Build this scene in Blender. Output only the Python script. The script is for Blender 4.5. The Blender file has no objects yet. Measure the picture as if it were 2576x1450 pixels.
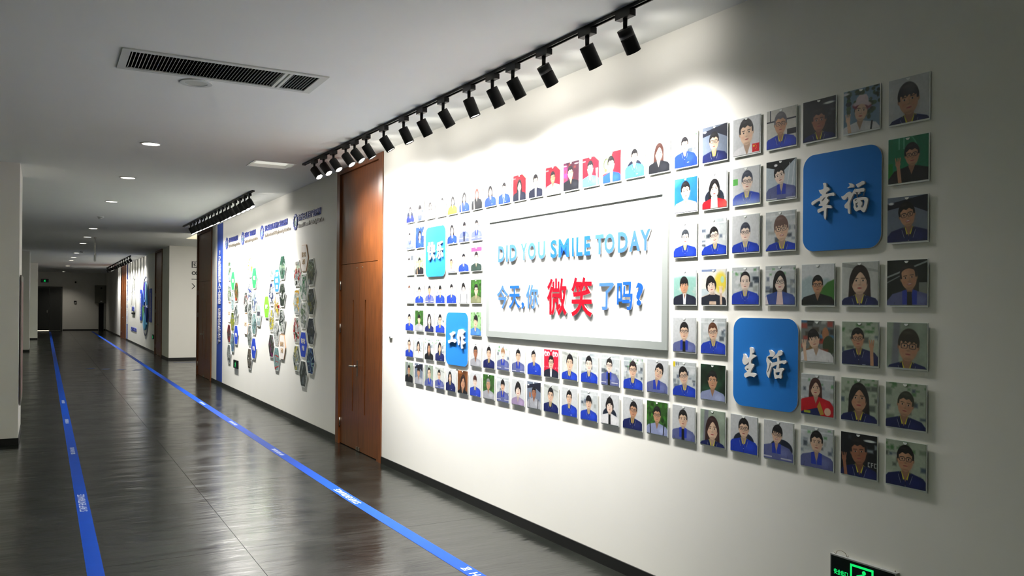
import bpy, bmesh, math, random
import numpy as np
from mathutils import Vector, Matrix
C = bpy.context.scene.collection
rnd = random.Random(7)
PI = math.pi
R = math.radians

# ------------------------------------------------------------------ camera
H = 3.2                       # ceiling height
D = 3.035                     # x of the display wall
BETA = 0.0184                 # the near wall section turns by about one degree
Y0 = 7.55
cam = bpy.data.cameras.new('camera')
co = bpy.data.objects.new('camera', cam); C.objects.link(co)
cam.sensor_fit = 'HORIZONTAL'; cam.sensor_width = 36.0
cam.lens = 2097.8 / 2576 * 36.0
yaw, roll = 0.5115, 0.0084
f = Vector((math.sin(yaw), math.cos(yaw), 0)); r = Vector((math.cos(yaw), -math.sin(yaw), 0)); u = Vector((0, 0, 1))
r2 = math.cos(roll) * r + math.sin(roll) * u; u2 = -math.sin(roll) * r + math.cos(roll) * u
M = Matrix((r2, u2, -f)).transposed().to_4x4(); M.translation = (0, 0, 1.638)
co.matrix_world = M
cam.shift_y = 41.7 / 2576
cam.clip_end = 200
bpy.context.scene.camera = co
# ------------------------------------------------------------------ light levels
vs = bpy.context.scene.view_settings
vs.view_transform = 'Standard'; vs.look = 'None'; vs.gamma = 1.0; vs.exposure = 0.0
vs.use_curve_mapping = False
w = bpy.data.worlds.new('world'); bpy.context.scene.world = w; w.use_nodes = True
w.node_tree.nodes['Background'].inputs[0].default_value = (0.05, 0.055, 0.05, 1)
w.node_tree.nodes['Background'].inputs[1].default_value = 0.3
SPOT_W = 215.0               # each track spotlight
LEAK_W = 3.6                  # light leaking through the joint ring of a spotlight
DOWN_W = 20.0                 # each recessed downlight
AISLE_FILL_W = 64.0  # fill panels added over the unseen left aisle
SIDE_W = 160.0  # fill lamp added under the glowing side corridor ceiling

# ------------------------------------------------------------------ helpers
def tag(o, label=None, cat=None, group=None, kind=None):
    if label: o['label'] = label
    if cat: o['category'] = cat
    if group: o['group'] = group
    if kind: o['kind'] = kind
    return o
def lin(c):
    return tuple(((v / 255) / 12.92 if v / 255 <= .04045 else ((v / 255 + .055) / 1.055) ** 2.4) for v in c)
def mat(name, col, rough=.5, metal=0., emit=None, estr=0., noise=0., scale=40., bump=0., coat=0., spec=.5, trans=0.):
    m = bpy.data.materials.new(name); m.use_nodes = True
    nt = m.node_tree; b = nt.nodes['Principled BSDF']
    c = (*lin(col), 1)
    b.inputs['Base Color'].default_value = c
    b.inputs['Roughness'].default_value = rough; b.inputs['Metallic'].default_value = metal
    b.inputs['Coat Weight'].default_value = coat; b.inputs['Coat Roughness'].default_value = .05
    b.inputs['Specular IOR Level'].default_value = spec
    b.inputs['Transmission Weight'].default_value = trans
    if emit:
        b.inputs['Emission Color'].default_value = (*lin(emit), 1); b.inputs['Emission Strength'].default_value = estr
    if noise or bump:
        tc = nt.nodes.new('ShaderNodeTexCoord'); n = nt.nodes.new('ShaderNodeTexNoise')
        n.inputs['Scale'].default_value = scale; n.inputs['Detail'].default_value = 4
        nt.links.new(tc.outputs['Object'], n.inputs['Vector'])
        if noise:
            mx = nt.nodes.new('ShaderNodeMix'); mx.data_type = 'RGBA'
            mx.inputs[6].default_value = (*[v * (1 - noise) for v in c[:3]], 1)
            mx.inputs[7].default_value = (*[min(1, v * (1 + noise)) for v in c[:3]], 1)
            nt.links.new(n.outputs['Fac'], mx.inputs[0]); nt.links.new(mx.outputs[2], b.inputs['Base Color'])
        if bump:
            bp = nt.nodes.new('ShaderNodeBump'); bp.inputs['Strength'].default_value = bump; bp.inputs['Distance'].default_value = .002
            nt.links.new(n.outputs['Fac'], bp.inputs['Height']); nt.links.new(bp.outputs['Normal'], b.inputs['Normal'])
    return m
def add_box(bm, x0, x1, y0, y1, z0, z1, mi=0):
    vv = [bm.verts.new(p) for p in ((x0,y0,z0),(x1,y0,z0),(x1,y1,z0),(x0,y1,z0),(x0,y0,z1),(x1,y0,z1),(x1,y1,z1),(x0,y1,z1))]
    for q in ((0,3,2,1),(4,5,6,7),(0,1,5,4),(1,2,6,5),(2,3,7,6),(3,0,4,7)):
        fc = bm.faces.new([vv[i] for i in q]); fc.material_index = mi
def add_prism(bm, pts, y0, y1, mi=0, side=None):
    """outline in the local x/z plane, extruded from y0 (front) to y1 (back)"""
    a = [bm.verts.new((x, y0, z)) for x, z in pts]; b = [bm.verts.new((x, y1, z)) for x, z in pts]
    fc = bm.faces.new(a); fc.material_index = mi
    bm.faces.new(b[::-1]).material_index = mi if side is None else side
    n = len(pts)
    for i in range(n):
        q = bm.faces.new((a[i], b[i], b[(i+1) % n], a[(i+1) % n])); q.material_index = mi if side is None else side
def add_cyl(bm, p0, p1, r0, r1=None, n=24, mi=0, caps=True, smooth=True):
    r1 = r0 if r1 is None else r1
    p0, p1 = Vector(p0), Vector(p1); ax = (p1 - p0).normalized()
    a = ax.orthogonal().normalized(); b = ax.cross(a)
    A = [bm.verts.new(p0 + r0 * (math.cos(2*PI*i/n) * a + math.sin(2*PI*i/n) * b)) for i in range(n)]
    B = [bm.verts.new(p1 + r1 * (math.cos(2*PI*i/n) * a + math.sin(2*PI*i/n) * b)) for i in range(n)]
    for i in range(n):
        q = bm.faces.new((A[i], A[(i+1) % n], B[(i+1) % n], B[i])); q.material_index = mi; q.smooth = smooth
    if caps:
        bm.faces.new(A[::-1]).material_index = mi; bm.faces.new(B).material_index = mi
def add_ring(bm, p0, p1, ro, ri, n=32, mi=0):
    p0, p1 = Vector(p0), Vector(p1); ax = (p1 - p0).normalized(); a = ax.orthogonal().normalized(); b = ax.cross(a)
    L = []
    for p, rr in ((p0, ro), (p1, ro), (p1, ri), (p0, ri)):
        L.append([bm.verts.new(p + rr * (math.cos(2*PI*i/n) * a + math.sin(2*PI*i/n) * b)) for i in range(n)])
    for k in range(4):
        A, B = L[k], L[(k+1) % 4]
        for i in range(n):
            q = bm.faces.new((A[i], A[(i+1) % n], B[(i+1) % n], B[i])); q.material_index = mi; q.smooth = k in (0, 2)
def add_tube(bm, pts, r, n=8, mi=0):
    for a, b in zip(pts[:-1], pts[1:]): add_cyl(bm, a, b, r, n=n, mi=mi)
def bevel(bm, w_, seg=2):
    bmesh.ops.bevel(bm, geom=[e for e in bm.edges if len(e.link_faces) == 2 and e.calc_face_angle(0) > .5], offset=w_, segments=seg, affect='EDGES', profile=.6)
def to_mesh(name, bm, mats):
    bmesh.ops.recalc_face_normals(bm, faces=bm.faces)
    me = bpy.data.meshes.new(name); bm.to_mesh(me); bm.free()
    for m in (mats if isinstance(mats, (list, tuple)) else [mats]): me.materials.append(m)
    return me
def obj(name, bm, mats, parent=None, loc=None, rotz=None):
    me = to_mesh(name, bm, mats) if isinstance(bm, bmesh.types.BMesh) else bm
    o = bpy.data.objects.new(name, me); C.objects.link(o)
    if parent: o.parent = parent
    if loc is not None: o.location = loc
    if rotz is not None: o.rotation_euler[2] = rotz
    return o
def thing(name, label, cat, loc=(0,0,0), rotz=0, group=None, kind=None):
    o = bpy.data.objects.new(name, None); C.objects.link(o); o.empty_display_size = .1
    o.location = loc; o.rotation_euler = (0, 0, rotz)
    return tag(o, label, cat, group, kind)
def boxobj(name, dims, m, parent=None, bev=0, **k):
    bm = bmesh.new(); add_box(bm, *dims)
    if bev: bevel(bm, bev)
    return obj(name, bm, m, parent, **k)
def struct(o): o['kind'] = 'structure'; return o
def copy_tree(o, parent=None):
    c = o.copy(); C.objects.link(c)
    if parent: c.parent = parent
    for ch in list(o.children): copy_tree(ch, c)
    return c
NUM = ['', 'first', 'second', 'third', 'fourth', 'fifth', 'sixth', 'seventh', 'eighth', 'ninth', 'tenth', 'eleventh', 'twelfth', 'thirteenth', 'fourteenth', 'fifteenth', 'sixteenth']
# wall frames: local x runs to the viewer's right, local y into the wall, local z up
RZ1 = -(PI/2 - BETA); RZ2 = -PI/2
def W1(s, h=0, off=0):
    return (D + math.sin(BETA)*s - math.cos(BETA)*off, Y0 - math.cos(BETA)*s - math.sin(BETA)*off, h)
def W2(y, h=0, off=0): return (D - off, y, h)
# lettering: a font glyph or a set of outlines turned into real mesh
def curve_mesh(cu, name, mats, box, y0, y1, face_by_normal=False):
    """fit to box (x0,x1,z0,z1); y0 is the front"""
    ob = bpy.data.objects.new('tmp', cu); C.objects.link(ob)
    bpy.context.view_layer.update()
    dg = bpy.context.evaluated_depsgraph_get()
    me = bpy.data.meshes.new_from_object(ob.evaluated_get(dg))
    bpy.data.objects.remove(ob); bpy.data.curves.remove(cu)
    n = len(me.vertices); v = np.zeros(n*3, 'f'); me.vertices.foreach_get('co', v); v = v.reshape(-1, 3)
    if n:
        mn, mxx = v.min(0), v.max(0)
        if box:
            x0, x1, z0, z1 = box
            X = x0 + (v[:,0]-mn[0]) / max(1e-6, mxx[0]-mn[0]) * (x1-x0); Z = z0 + (v[:,1]-mn[1]) / max(1e-6, mxx[1]-mn[1]) * (z1-z0)
        else: X, Z = v[:,0], v[:,1]
        t = (v[:,2]-mn[2]) / max(1e-6, mxx[2]-mn[2])
        Y = y1 + t * (y0-y1)
        me.vertices.foreach_set('co', np.stack([X, Y, Z], 1).ravel())
    me.materials.clear()
    for m in (mats if isinstance(mats, (list, tuple)) else [mats]): me.materials.append(m)
    me.update()
    for p in me.polygons:
        p.material_index = 0
        if face_by_normal and any(abs(me.vertices[i].co.y - y0) > 1e-4 for i in p.vertices): p.material_index = 1
    me.name = name
    return me
def text_mesh(s, name, mats, box, y0, y1, bold=.0, face_by_normal=False, vertical=False):
    cu = bpy.data.curves.new('t', 'FONT'); cu.body = '\n'.join(s) if vertical else s
    cu.size = 1; cu.extrude = .05; cu.offset = min(bold, .02) if any(ord(q) > 255 for q in s) else bold; cu.resolution_u = 3
    if vertical: cu.align_x = 'CENTER'; cu.space_line = .95
    return curve_mesh(cu, name, mats, box, y0, y1, face_by_normal)
def outline_mesh(polys, name, mats, y0, y1, face_by_normal=True):
    cu = bpy.data.curves.new('t', 'CURVE'); cu.dimensions = '2D'; cu.fill_mode = 'BOTH'; cu.extrude = .05
    for P in polys:
        sp = cu.splines.new('POLY'); sp.points.add(len(P)-1); sp.use_cyclic_u = True
        for q, (a, b) in zip(sp.points, P): q.co = (a, b, 0, 1)
    return curve_mesh(cu, name, mats, None, y0, y1, face_by_normal)

# ------------------------------------------------------------------ materials
WALL = mat('white_wall_paint', (232, 230, 224), .6, noise=.02, scale=3, bump=.08)
CEIL = mat('ceiling_paint', (236, 238, 234), .75, noise=.02, scale=2)
BLACK = mat('black_metal', (5, 5, 6), .5, spec=.25)
SKIRT = mat('black_skirting', (10, 11, 11), .4)
WHITE = mat('white_plastic', (225, 225, 222), .4)
GREY = mat('grey_plastic', (150, 152, 150), .5)
SILVER = mat('brushed_steel', (170, 165, 155), .3, metal=1)
ALU = mat('pale_aluminium', (166, 172, 170), .35, metal=.3)
ACRYL = mat('clear_acrylic_edge', (226, 230, 228), .12, coat=.5)
DARK = mat('dark_void', (5, 5, 6), .9)
TAPE = mat('blue_floor_tape', (6, 68, 176), .55, noise=.12, scale=6, spec=.12)
TAPETXT = mat('white_tape_print', (200, 212, 235), .5)
BLUE = mat('blue_panel_print', (34, 112, 192), .5, spec=.15)
LBLUE = mat('light_blue_letter', (62, 102, 166), .5, spec=.1)
MBLUE = mat('mid_blue_letter', (28, 82, 160), .5, spec=.1)
RED = mat('red_letter', (160, 8, 28), .5, spec=.1)
NAVYB = mat('deep_blue_print', (28, 64, 152), .5, noise=.08, scale=3)
GREENP = mat('green_panel', (40, 178, 84), .5)
LIMEP = mat('lime_panel', (120, 205, 50), .5)
ROYAL = mat('royal_blue_panel', (24, 62, 182), .5)
SKYP = mat('sky_blue_panel', (40, 122, 214), .5)
TXTBLUE = mat('purple_blue_lettering', (60, 74, 160), .5)
TXTGREY = mat('grey_lettering', (120, 112, 100), .5)
GOLD = mat('pale_gold_print', (190, 158, 120), .5)
GEARM = mat('gear_blue', (58, 78, 170), .45)
LENS = mat('lit_lens', (255, 255, 250), .3, emit=(255, 250, 240), estr=6.)
DLENS = mat('lit_downlight', (255, 255, 250), .3, emit=(255, 248, 232), estr=5.)
GLOWG = mat('green_sign_glow', (10, 60, 30), .5, emit=(8, 235, 110), estr=1.0)
SIGNK = mat('sign_face_black', (4, 16, 12), .2)
DOORG = mat('grey_steel_door', (70, 72, 68), .5)
CREAM = mat('lit_ceiling_cream', (240, 232, 205), .5, emit=(250, 238, 200), estr=.75)  # glow stands in for ceiling lit by spots
HATCH = mat('lit_panel_white', (240, 240, 235), .4, emit=(250, 250, 235), estr=.55)
def wood():
    m = bpy.data.materials.new('brown_veneer'); m.use_nodes = True; nt = m.node_tree; b = nt.nodes['Principled BSDF']
    tc = nt.nodes.new('ShaderNodeTexCoord'); mp = nt.nodes.new('ShaderNodeMapping'); mp.inputs['Scale'].default_value = (14, 14, .9)
    n = nt.nodes.new('ShaderNodeTexNoise'); n.inputs['Scale'].default_value = 4; n.inputs['Detail'].default_value = 6
    cr = nt.nodes.new('ShaderNodeValToRGB')
    cr.color_ramp.elements[0].color = (*lin((92, 48, 18)), 1); cr.color_ramp.elements[1].color = (*lin((126, 70, 28)), 1)
    cr.color_ramp.elements[0].position = .35; cr.color_ramp.elements[1].position = .7
    nt.links.new(tc.outputs['Object'], mp.inputs[0]); nt.links.new(mp.outputs[0], n.inputs['Vector']); nt.links.new(n.outputs['Fac'], cr.inputs[0])
    nt.links.new(cr.outputs[0], b.inputs['Base Color']); b.inputs['Roughness'].default_value = .36
    return m
WOOD = wood()
WOODD = mat('dark_groove_wood', (24, 11, 6), .6)
def floor_mat():
    m = bpy.data.materials.new('dark_glossy_floor'); m.use_nodes = True; nt = m.node_tree; b = nt.nodes['Principled BSDF']
    tc = nt.nodes.new('ShaderNodeTexCoord')
    mp = nt.nodes.new('ShaderNodeMapping'); mp.inputs['Scale'].default_value = (.8, 3.6, 1)
    n = nt.nodes.new('ShaderNodeTexNoise'); n.inputs['Scale'].default_value = 1.1; n.inputs['Detail'].default_value = 5; n.inputs['Roughness'].default_value = .6
    nt.links.new(tc.outputs['Object'], mp.inputs[0]); nt.links.new(mp.outputs[0], n.inputs['Vector'])
    n2 = nt.nodes.new('ShaderNodeTexNoise'); n2.inputs['Scale'].default_value = 2.2; n2.inputs['Detail'].default_value = 6
    nt.links.new(tc.outputs['Object'], n2.inputs['Vector'])
    cr = nt.nodes.new('ShaderNodeValToRGB'); cr.color_ramp.elements[0].color = (*lin((13, 15, 13)), 1); cr.color_ramp.elements[1].color = (*lin((24, 26, 22)), 1)
    cr.color_ramp.elements[0].position = .3; cr.color_ramp.elements[1].position = .75
    nt.links.new(n2.outputs['Fac'], cr.inputs[0]); nt.links.new(cr.outputs[0], b.inputs['Base Color'])
    rr = nt.nodes.new('ShaderNodeMapRange'); rr.inputs[1].default_value = .3; rr.inputs[2].default_value = .7; rr.inputs[3].default_value = .15; rr.inputs[4].default_value = .26
    nt.links.new(n2.outputs['Fac'], rr.inputs[0]); nt.links.new(rr.outputs[0], b.inputs['Roughness'])
    bp = nt.nodes.new('ShaderNodeBump'); bp.inputs['Strength'].default_value = .6; bp.inputs['Distance'].default_value = .016
    nt.links.new(n.outputs['Fac'], bp.inputs['Height']); nt.links.new(bp.outputs['Normal'], b.inputs['Normal'])
    b.inputs['Specular IOR Level'].default_value = .72
    return m
FLOOR = floor_mat()

# ================================================================== THE SETTING
# floor: a slab carrying welded vinyl sheets
bm = bmesh.new(); add_box(bm, -6, 9, -3, 53, -.2, -.003); fl = struct(obj('floor', bm, DARK))
XS = [-6, -3.6, -1.2, 1.18, 3.34, 6, 9]; YS = [-3, 1.2, 5.7, 7.85, 10.5, 15.5, 21.5, 29.5, 37.5, 53]
for i in range(len(XS)-1):
    for j in range(len(YS)-1):
        boxobj('floor_sheet', (XS[i]+.0015, XS[i+1]-.0015, YS[j]+.0015, YS[j+1]-.0015, -.003, 0), FLOOR, fl)
# ceiling slab with the openings of the air vent and of the square light
VX0, VX1, VY0, VY1 = .445, 1.67, 5.67, 6.105
LX0, LX1, LY0, LY1 = 2.02, 2.44, 9.36, 9.76
PX0, PX1, PY0, PY1 = 3.06, 4.6, 20.12, 21.95
gx = sorted({-6, 9, VX0, VX1, LX0, LX1, PX0, PX1}); gy = sorted({-3, 53, VY0, VY1, LY0, LY1, PY0, PY1})
bm = bmesh.new()
holes = [(VX0, VX1, VY0, VY1), (LX0, LX1, LY0, LY1), (PX0, PX1, PY0, PY1)]
for i in range(len(gx)-1):
    for j in range(len(gy)-1):
        cx, cy = (gx[i]+gx[i+1])/2, (gy[j]+gy[j+1])/2
        if any(a < cx < b and c < cy < d for a, b, c, d in holes): continue
        add_box(bm, gx[i], gx[i+1], gy[j], gy[j+1], H, H+.15)
bmesh.ops.remove_doubles(bm, verts=bm.verts, dist=1e-5)
ceiling = struct(obj('ceiling', bm, CEIL))
# right-hand wall: near section (photo wall), middle section, far section
def wall_seg(name, a, b, th=.3, h=H, y_in=0.):
    bm = bmesh.new(); pa, pb = Vector(a), Vector(b); d = (pb-pa).normalized(); n = Vector((-d.y, d.x)) * th
    v = [(*pa, 0), (*pb, 0), (*(pb+n), 0), (*(pa+n), 0)]
    lo = [bm.verts.new(q) for q in v]; hi = [bm.verts.new((q[0], q[1], h)) for q in v]
    bm.faces.new(lo[::-1]); bm.faces.new(hi)
    for i in range(4): bm.faces.new((lo[i], lo[(i+1) % 4], hi[(i+1) % 4], hi[i]))
    return struct(obj(name, bm, WALL))
def xy(s): return W1(s)[:2]
DOORS = [(8.093, 9.616), (18.1, 19.98), (26.45, 28.2), (38.75, 41.4)]
wall_seg('wall_right', xy(-.545), xy(10.4), .3)
b0 = (D, 9.616); 
for i, (p, q) in enumerate([((D, 18.1), (D, 9.616)), ((D, 26.45), (D+.0, 24.9)), ((D, 38.75), (D, 28.2)), ((3.035, 52), (D, 41.4))]):
    wall_seg('wall_right', p, q, .3 if i != 1 else .9)
wall_seg('wall_right', (D, 20.1), (D, 19.98), .3)
# side corridor behind the opening: its near side and far side
o = boxobj('wall_side', (D+.3, 9, 19.98, 20.1, 0, H), WALL); struct(o)
o = boxobj('wall_side', (D+.9, 9, 24.9, 25.1, 0, H), WALL); struct(o)
o = boxobj('wall_east', (9, 9.1, -3, 53, 0, H), WALL); struct(o)
o = boxobj('wall_end', (-6, 9, 52, 52.2, 0, H), WALL); struct(o)
o = boxobj('wall_left', (-6.1, -6, -3, 53, 0, H), WALL); struct(o)
o = boxobj('wall_back', (-6, 9, -3.1, -3, 0, H), WALL); struct(o)
# pillars on the left
for k, (x0, x1, y0, y1) in enumerate([(-1.25, -.247, 11.0, 12.25), (-1.3, -.40, 30.6, 31.8), (-1.25, -.23, 40.1, 41.3)]):
    c = boxobj('wall_left', (x0, x1, y0, y1, 0, H), WALL, bev=.004); struct(c)
    bm = bmesh.new(); t = .008
    add_box(bm, x0-t, x1+t, y0-t, y0-.0005, .0, .075); add_box(bm, x1+.0005, x1+t, y0-.0004, y1, .0, .075); add_box(bm, x0-t, x0-.0005, y0-.0004, y1, 0, .075)
    bb = struct(obj('baseboard_left', bm, SKIRT))
# baseboards
def base(name, p, q):
    pa, pb = Vector(p), Vector(q); d = (pb-pa).normalized(); n = Vector((d.y, -d.x)) * .009
    bm = bmesh.new(); v = [(*pa, 0), (*pb, 0), (*(pb+n), 0), (*(pa+n), 0)]
    lo = [bm.verts.new(k_) for k_ in v]; hi = [bm.verts.new((k_[0], k_[1], .072)) for k_ in v]
    bm.faces.new(lo[::-1]); bm.faces.new(hi)
    for i in range(4): bm.faces.new((lo[i], lo[(i+1) % 4], hi[(i+1) % 4], hi[i]))
    struct(obj(name, bm, SKIRT))
base('baseboard_right', xy(-.54), xy(10.3))
for p, q in [(( D, 18.09), (D, 9.625)), ((D, 26.44), (D, 24.91)), ((D, 38.74), (D, 28.21)), ((D, 51.99), (D, 41.41))]: base('baseboard_right', p, q)
base('baseboard_side', (D, 24.9), (8.9, 24.9)) if False else None
bm = bmesh.new(); add_box(bm, D-.008, 8.9, 24.889, 24.8995, 0, .072); struct(obj('baseboard_side', bm, SKIRT))
bm = bmesh.new(); add_box(bm, -5.9, -.40, 51.988, 51.9995, 0, .072); add_box(bm, .90, 2.66, 51.988, 51.9995, 0, .072); add_box(bm, 2.93, D-.02, 51.988, 51.9995, 0, .072); struct(obj('baseboard_end', bm, SKIRT))

# ------------------------------------------------------------------ wooden doors
def door(n, near, far):
    W = far - near                              # local x from far (0) to near (W)
    root = struct(thing('door_%d' % n, None, None, W2(far), RZ2))
    tag(root, ['tall brown double door with slots and transom beside the photo wall', 'tall brown double door with blue banner strip on its near side',
               'tall brown double door on the far wall past the opening', 'narrowest looking brown double door at the far end of the right wall'][n-1])
    jw = .105
    bm = bmesh.new()
    add_box(bm, .001, jw, -.022, .1, .0, H-.004); add_box(bm, W-jw-.02, W-.001, -.022, .1, 0, H-.004); add_box(bm, jw, W-jw-.02, -.022, .1, H-.06, H-.004)
    bevel(bm, .004); obj('door_frame', bm, WOOD, root)
    L0, L1 = jw+.003, W-jw-.023; mid = (L0+L1)/2 + .02; top = 2.083
    boxobj('backing_panel', (L0, L1, .06, .3, .0, H-.062), WOODD, root)
    boxobj('transom_panel', (L0, L1, .002, .055, top+.006, H-.064), WOOD, root, bev=.002)
    for k, (a, b) in enumerate(((L0, mid-.002), (mid+.002, L1))):
        # a leaf with a long recessed slot
        gxc = (W*.365) if k == 0 else (W*.63)
        ga, gb, g0, g1 = gxc-.017, gxc+.017, .42, 1.675
        bm = bmesh.new()
        add_box(bm, a, ga, .002, .055, .008, top); add_box(bm, gb, b, .002, .055, .008, top)
        add_box(bm, ga, gb, .002, .055, .008, g0); add_box(bm, ga, gb, .002, .055, g1, top)
        lf = obj('door_leaf', bm, WOOD, root)
        boxobj('slot', (ga+.0005, gb-.0005, .022, .05, g0+.0005, g1-.0005), WOODD, lf)
        bm = bmesh.new(); add_cyl(bm, (mid + (-.09 if k == 0 else .09), .002, top-.05), (mid + (-.09 if k == 0 else .09), -.004, top-.05), .008, n=12)
        obj('stud', bm, SILVER, lf)
        for hz in (1.845, 1.345, .25):
            hx = a+.004 if k == 0 else b-.004
            bm = bmesh.new(); add_cyl(bm, (hx, -.006, hz-.052), (hx, -.006, hz+.052), .008, n=10); obj('hinge', bm, SILVER, lf)
        if k == 0:
            px = mid-.045
            bm = bmesh.new(); add_box(bm, px-.014, px+.014, -.008, .0015, .83, 1.005); bevel(bm, .003, 1); hd = obj('handle_plate', bm, SILVER, lf)
            bm = bmesh.new(); add_cyl(bm, (px, -.008, .94), (px, -.05, .94), .011, n=14); add_tube(bm, [(px, -.05, .94), (px-.06, -.055, .937), (px-.14, -.05, .935)], .0095, n=10)
            obj('handle', bm, SILVER, lf)
        # floor bolt holder
        bm = bmesh.new(); add_box(bm, mid-.05 if k == 0 else mid+.02, mid-.02 if k == 0 else mid+.05, -.012, .0015, .012, .05); bevel(bm, .003, 1); obj('floor_bolt', bm, SILVER, lf)
for n, (a, b) in enumerate(DOORS): door(n+1, a, b)
# far grey double door
root = struct(thing('door_5', 'grey steel double door in the end wall under the exit sign', None, (-.36, 52, 0), 0))
bm = bmesh.new(); add_box(bm, -.02, .05, -.03, .03, 0, 2.41); add_box(bm, 1.17, 1.25, -.03, .03, 0, 2.41); add_box(bm, .05, 1.17, -.03, .03, 2.33, 2.41); obj('door_frame', bm, DOORG, root)
for a, b in ((.053, .605), (.612, 1.167)):
    lf = boxobj('door_leaf', (a, b, -.02, -.001, .022, 2.327), mat('dark_steel_door', (48, 50, 48), .55), root, bev=.003)
boxobj('handle', (.50, .53, -.06, -.02, .98, 1.12), SILVER, root, bev=.004)
boxobj('light_gap', (.06, .60, -.016, -.004, .003, .02), mat('lit_gap', (255, 250, 230), .5, emit=(255, 248, 225), estr=1.5), root)

# ------------------------------------------------------------------ ceiling fittings
# long louvred air vent
v = thing('air_vent', 'long louvred air vent in ceiling with wide and short bay', 'vent', ((VX0+VX1)/2, (VY0+VY1)/2, H))
ox, oy = (VX0+VX1)/2, (VY0+VY1)/2
X0, X1, Y0_, Y1_ = VX0-ox, VX1-ox, VY0-oy, VY1-oy
VENTP = mat('vent_frame_paint', (196, 200, 194), .5)
bm = bmesh.new()
bay = 1.428 - ox; bay2 = 1.455 - ox
add_box(bm, X0-.035, X0+.015, Y0_-.035, Y1_+.035, -.009, -.0005); add_box(bm, X1-.02, X1+.035, Y0_-.035, Y1_+.035, -.009, -.0005)
add_box(bm, X0+.015, X1-.02, Y0_-.035, Y0_+.012, -.009, -.0005); add_box(bm, X0+.015, X1-.02, Y1_-.012, Y1_+.035, -.009, -.0005)
add_box(bm, bay-.012, bay+.009, Y0_+.012, Y1_-.012, -.009, .01); add_box(bm, bay2-.004, bay2+.016, Y0_+.012, Y1_-.012, -.009, .01)
obj('vent_frame', bm, VENTP, v)
bm = bmesh.new(); t = .004
add_box(bm, X0+.001, X1-.001, Y0_+.001, Y1_-.001, .2, .21)
for q in ((X0+.001, X0+.004, Y0_+.001, Y1_-.001), (X1-.004, X1-.001, Y0_+.001, Y1_-.001), (X0+.004, X1-.004, Y0_+.001, Y0_+.004), (X0+.004, X1-.004, Y1_-.004, Y1_-.001)): add_box(bm, *q, .001, .2)
obj('duct', bm, DARK, v)
bm = bmesh.new()
for yy in (-.07, .1): add_box(bm, X0+.02, X1-.02, yy, yy+.006, .05, .07)
obj('cross_bar', bm, mat('dull_bar', (46, 46, 44), .6), v)
bm = bmesh.new(); a_ = R(28); 
add_box(bm, -.0011, .0011, Y0_+.013, Y1_-.013, -.009, .009)
bmesh.ops.rotate(bm, verts=bm.verts, cent=(0, 0, 0), matrix=Matrix.Rotation(a_, 3, 'Y'))
sl = to_mesh('slat', bm, VENTP)
xs_ = list(np.linspace(X0+.03, bay-.026, 44)) + list(np.linspace(bay2+.034, X1-.036, 8))
for x_ in xs_: obj('slat', sl, None, v, loc=(float(x_), 0, .003))
# round ceiling speaker
s_ = thing('ceiling_speaker', 'round white ceiling speaker beside the long air vent', 'speaker', (.933, 6.284, H))
bm = bmesh.new(); add_ring(bm, (0, 0, -.0005), (0, 0, -.008), .11, .078); obj('rim', bm, VENTP, s_)
bm = bmesh.new(); add_cyl(bm, (0, 0, -.0005), (0, 0, -.005), .077, n=40, smooth=False); obj('grille', bm, mat('speaker_mesh', (176, 180, 172), .6, noise=.3, scale=700), s_)
# square recessed ceiling light
s_ = thing('square_ceiling_light', 'square recessed ceiling light between the two spotlight tracks', 'light', ((LX0+LX1)/2, (LY0+LY1)/2, H))
a, b = (LX1-LX0)/2, (LY1-LY0)/2
bm = bmesh.new(); add_box(bm, -a-.02, -a+.006, -b-.02, b+.02, -.006, -.0005); add_box(bm, a-.006, a+.02, -b-.02, b+.02, -.006, -.0005); add_box(bm, -a+.006, a-.006, -b-.02, -b+.006, -.006, -.0005); add_box(bm, -a+.006, a-.006, b-.006, b+.02, -.006, -.0005)
obj('rim', bm, WHITE, s_)
bm = bmesh.new(); add_box(bm, -a+.006, a-.006, -b+.006, b-.006, .03, .045); obj('diffuser', bm, HATCH, s_)
bm = bmesh.new()
for q in ((-a+.001, -a+.005, -b+.001, b-.001), (a-.005, a-.001, -b+.001, b-.001), (-a+.006, a-.006, -b+.001, -b+.005), (-a+.006, a-.006, b-.005, b-.001)): add_box(bm, *q, 0, .05)
obj('housing', bm, WHITE, s_)
# glowing panel and fill lamp added for the lit side corridor ceiling
s_ = thing('side_ceiling_glow', 'cream glowing patch added for the lit ceiling above the opening beside second door', 'light', ((PX0+PX1)/2, (PY0+PY1)/2, H))
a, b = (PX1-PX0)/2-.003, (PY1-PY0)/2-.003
boxobj('diffuser', (-a, a, -b, b, .002, .03), CREAM, s_);  # patch of ceiling made to glow, no fitting behind it
la = bpy.data.lights.new('ceiling_fill', 'AREA'); la.shape = 'RECTANGLE'; la.size = 1.4; la.size_y = 1.6; la.energy = SIDE_W; la.color = (1, .97, .9)
lo_ = bpy.data.objects.new('ceiling_fill', la); C.objects.link(lo_); lo_.parent = s_; lo_.location = (.1, 0, -.01)
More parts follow.
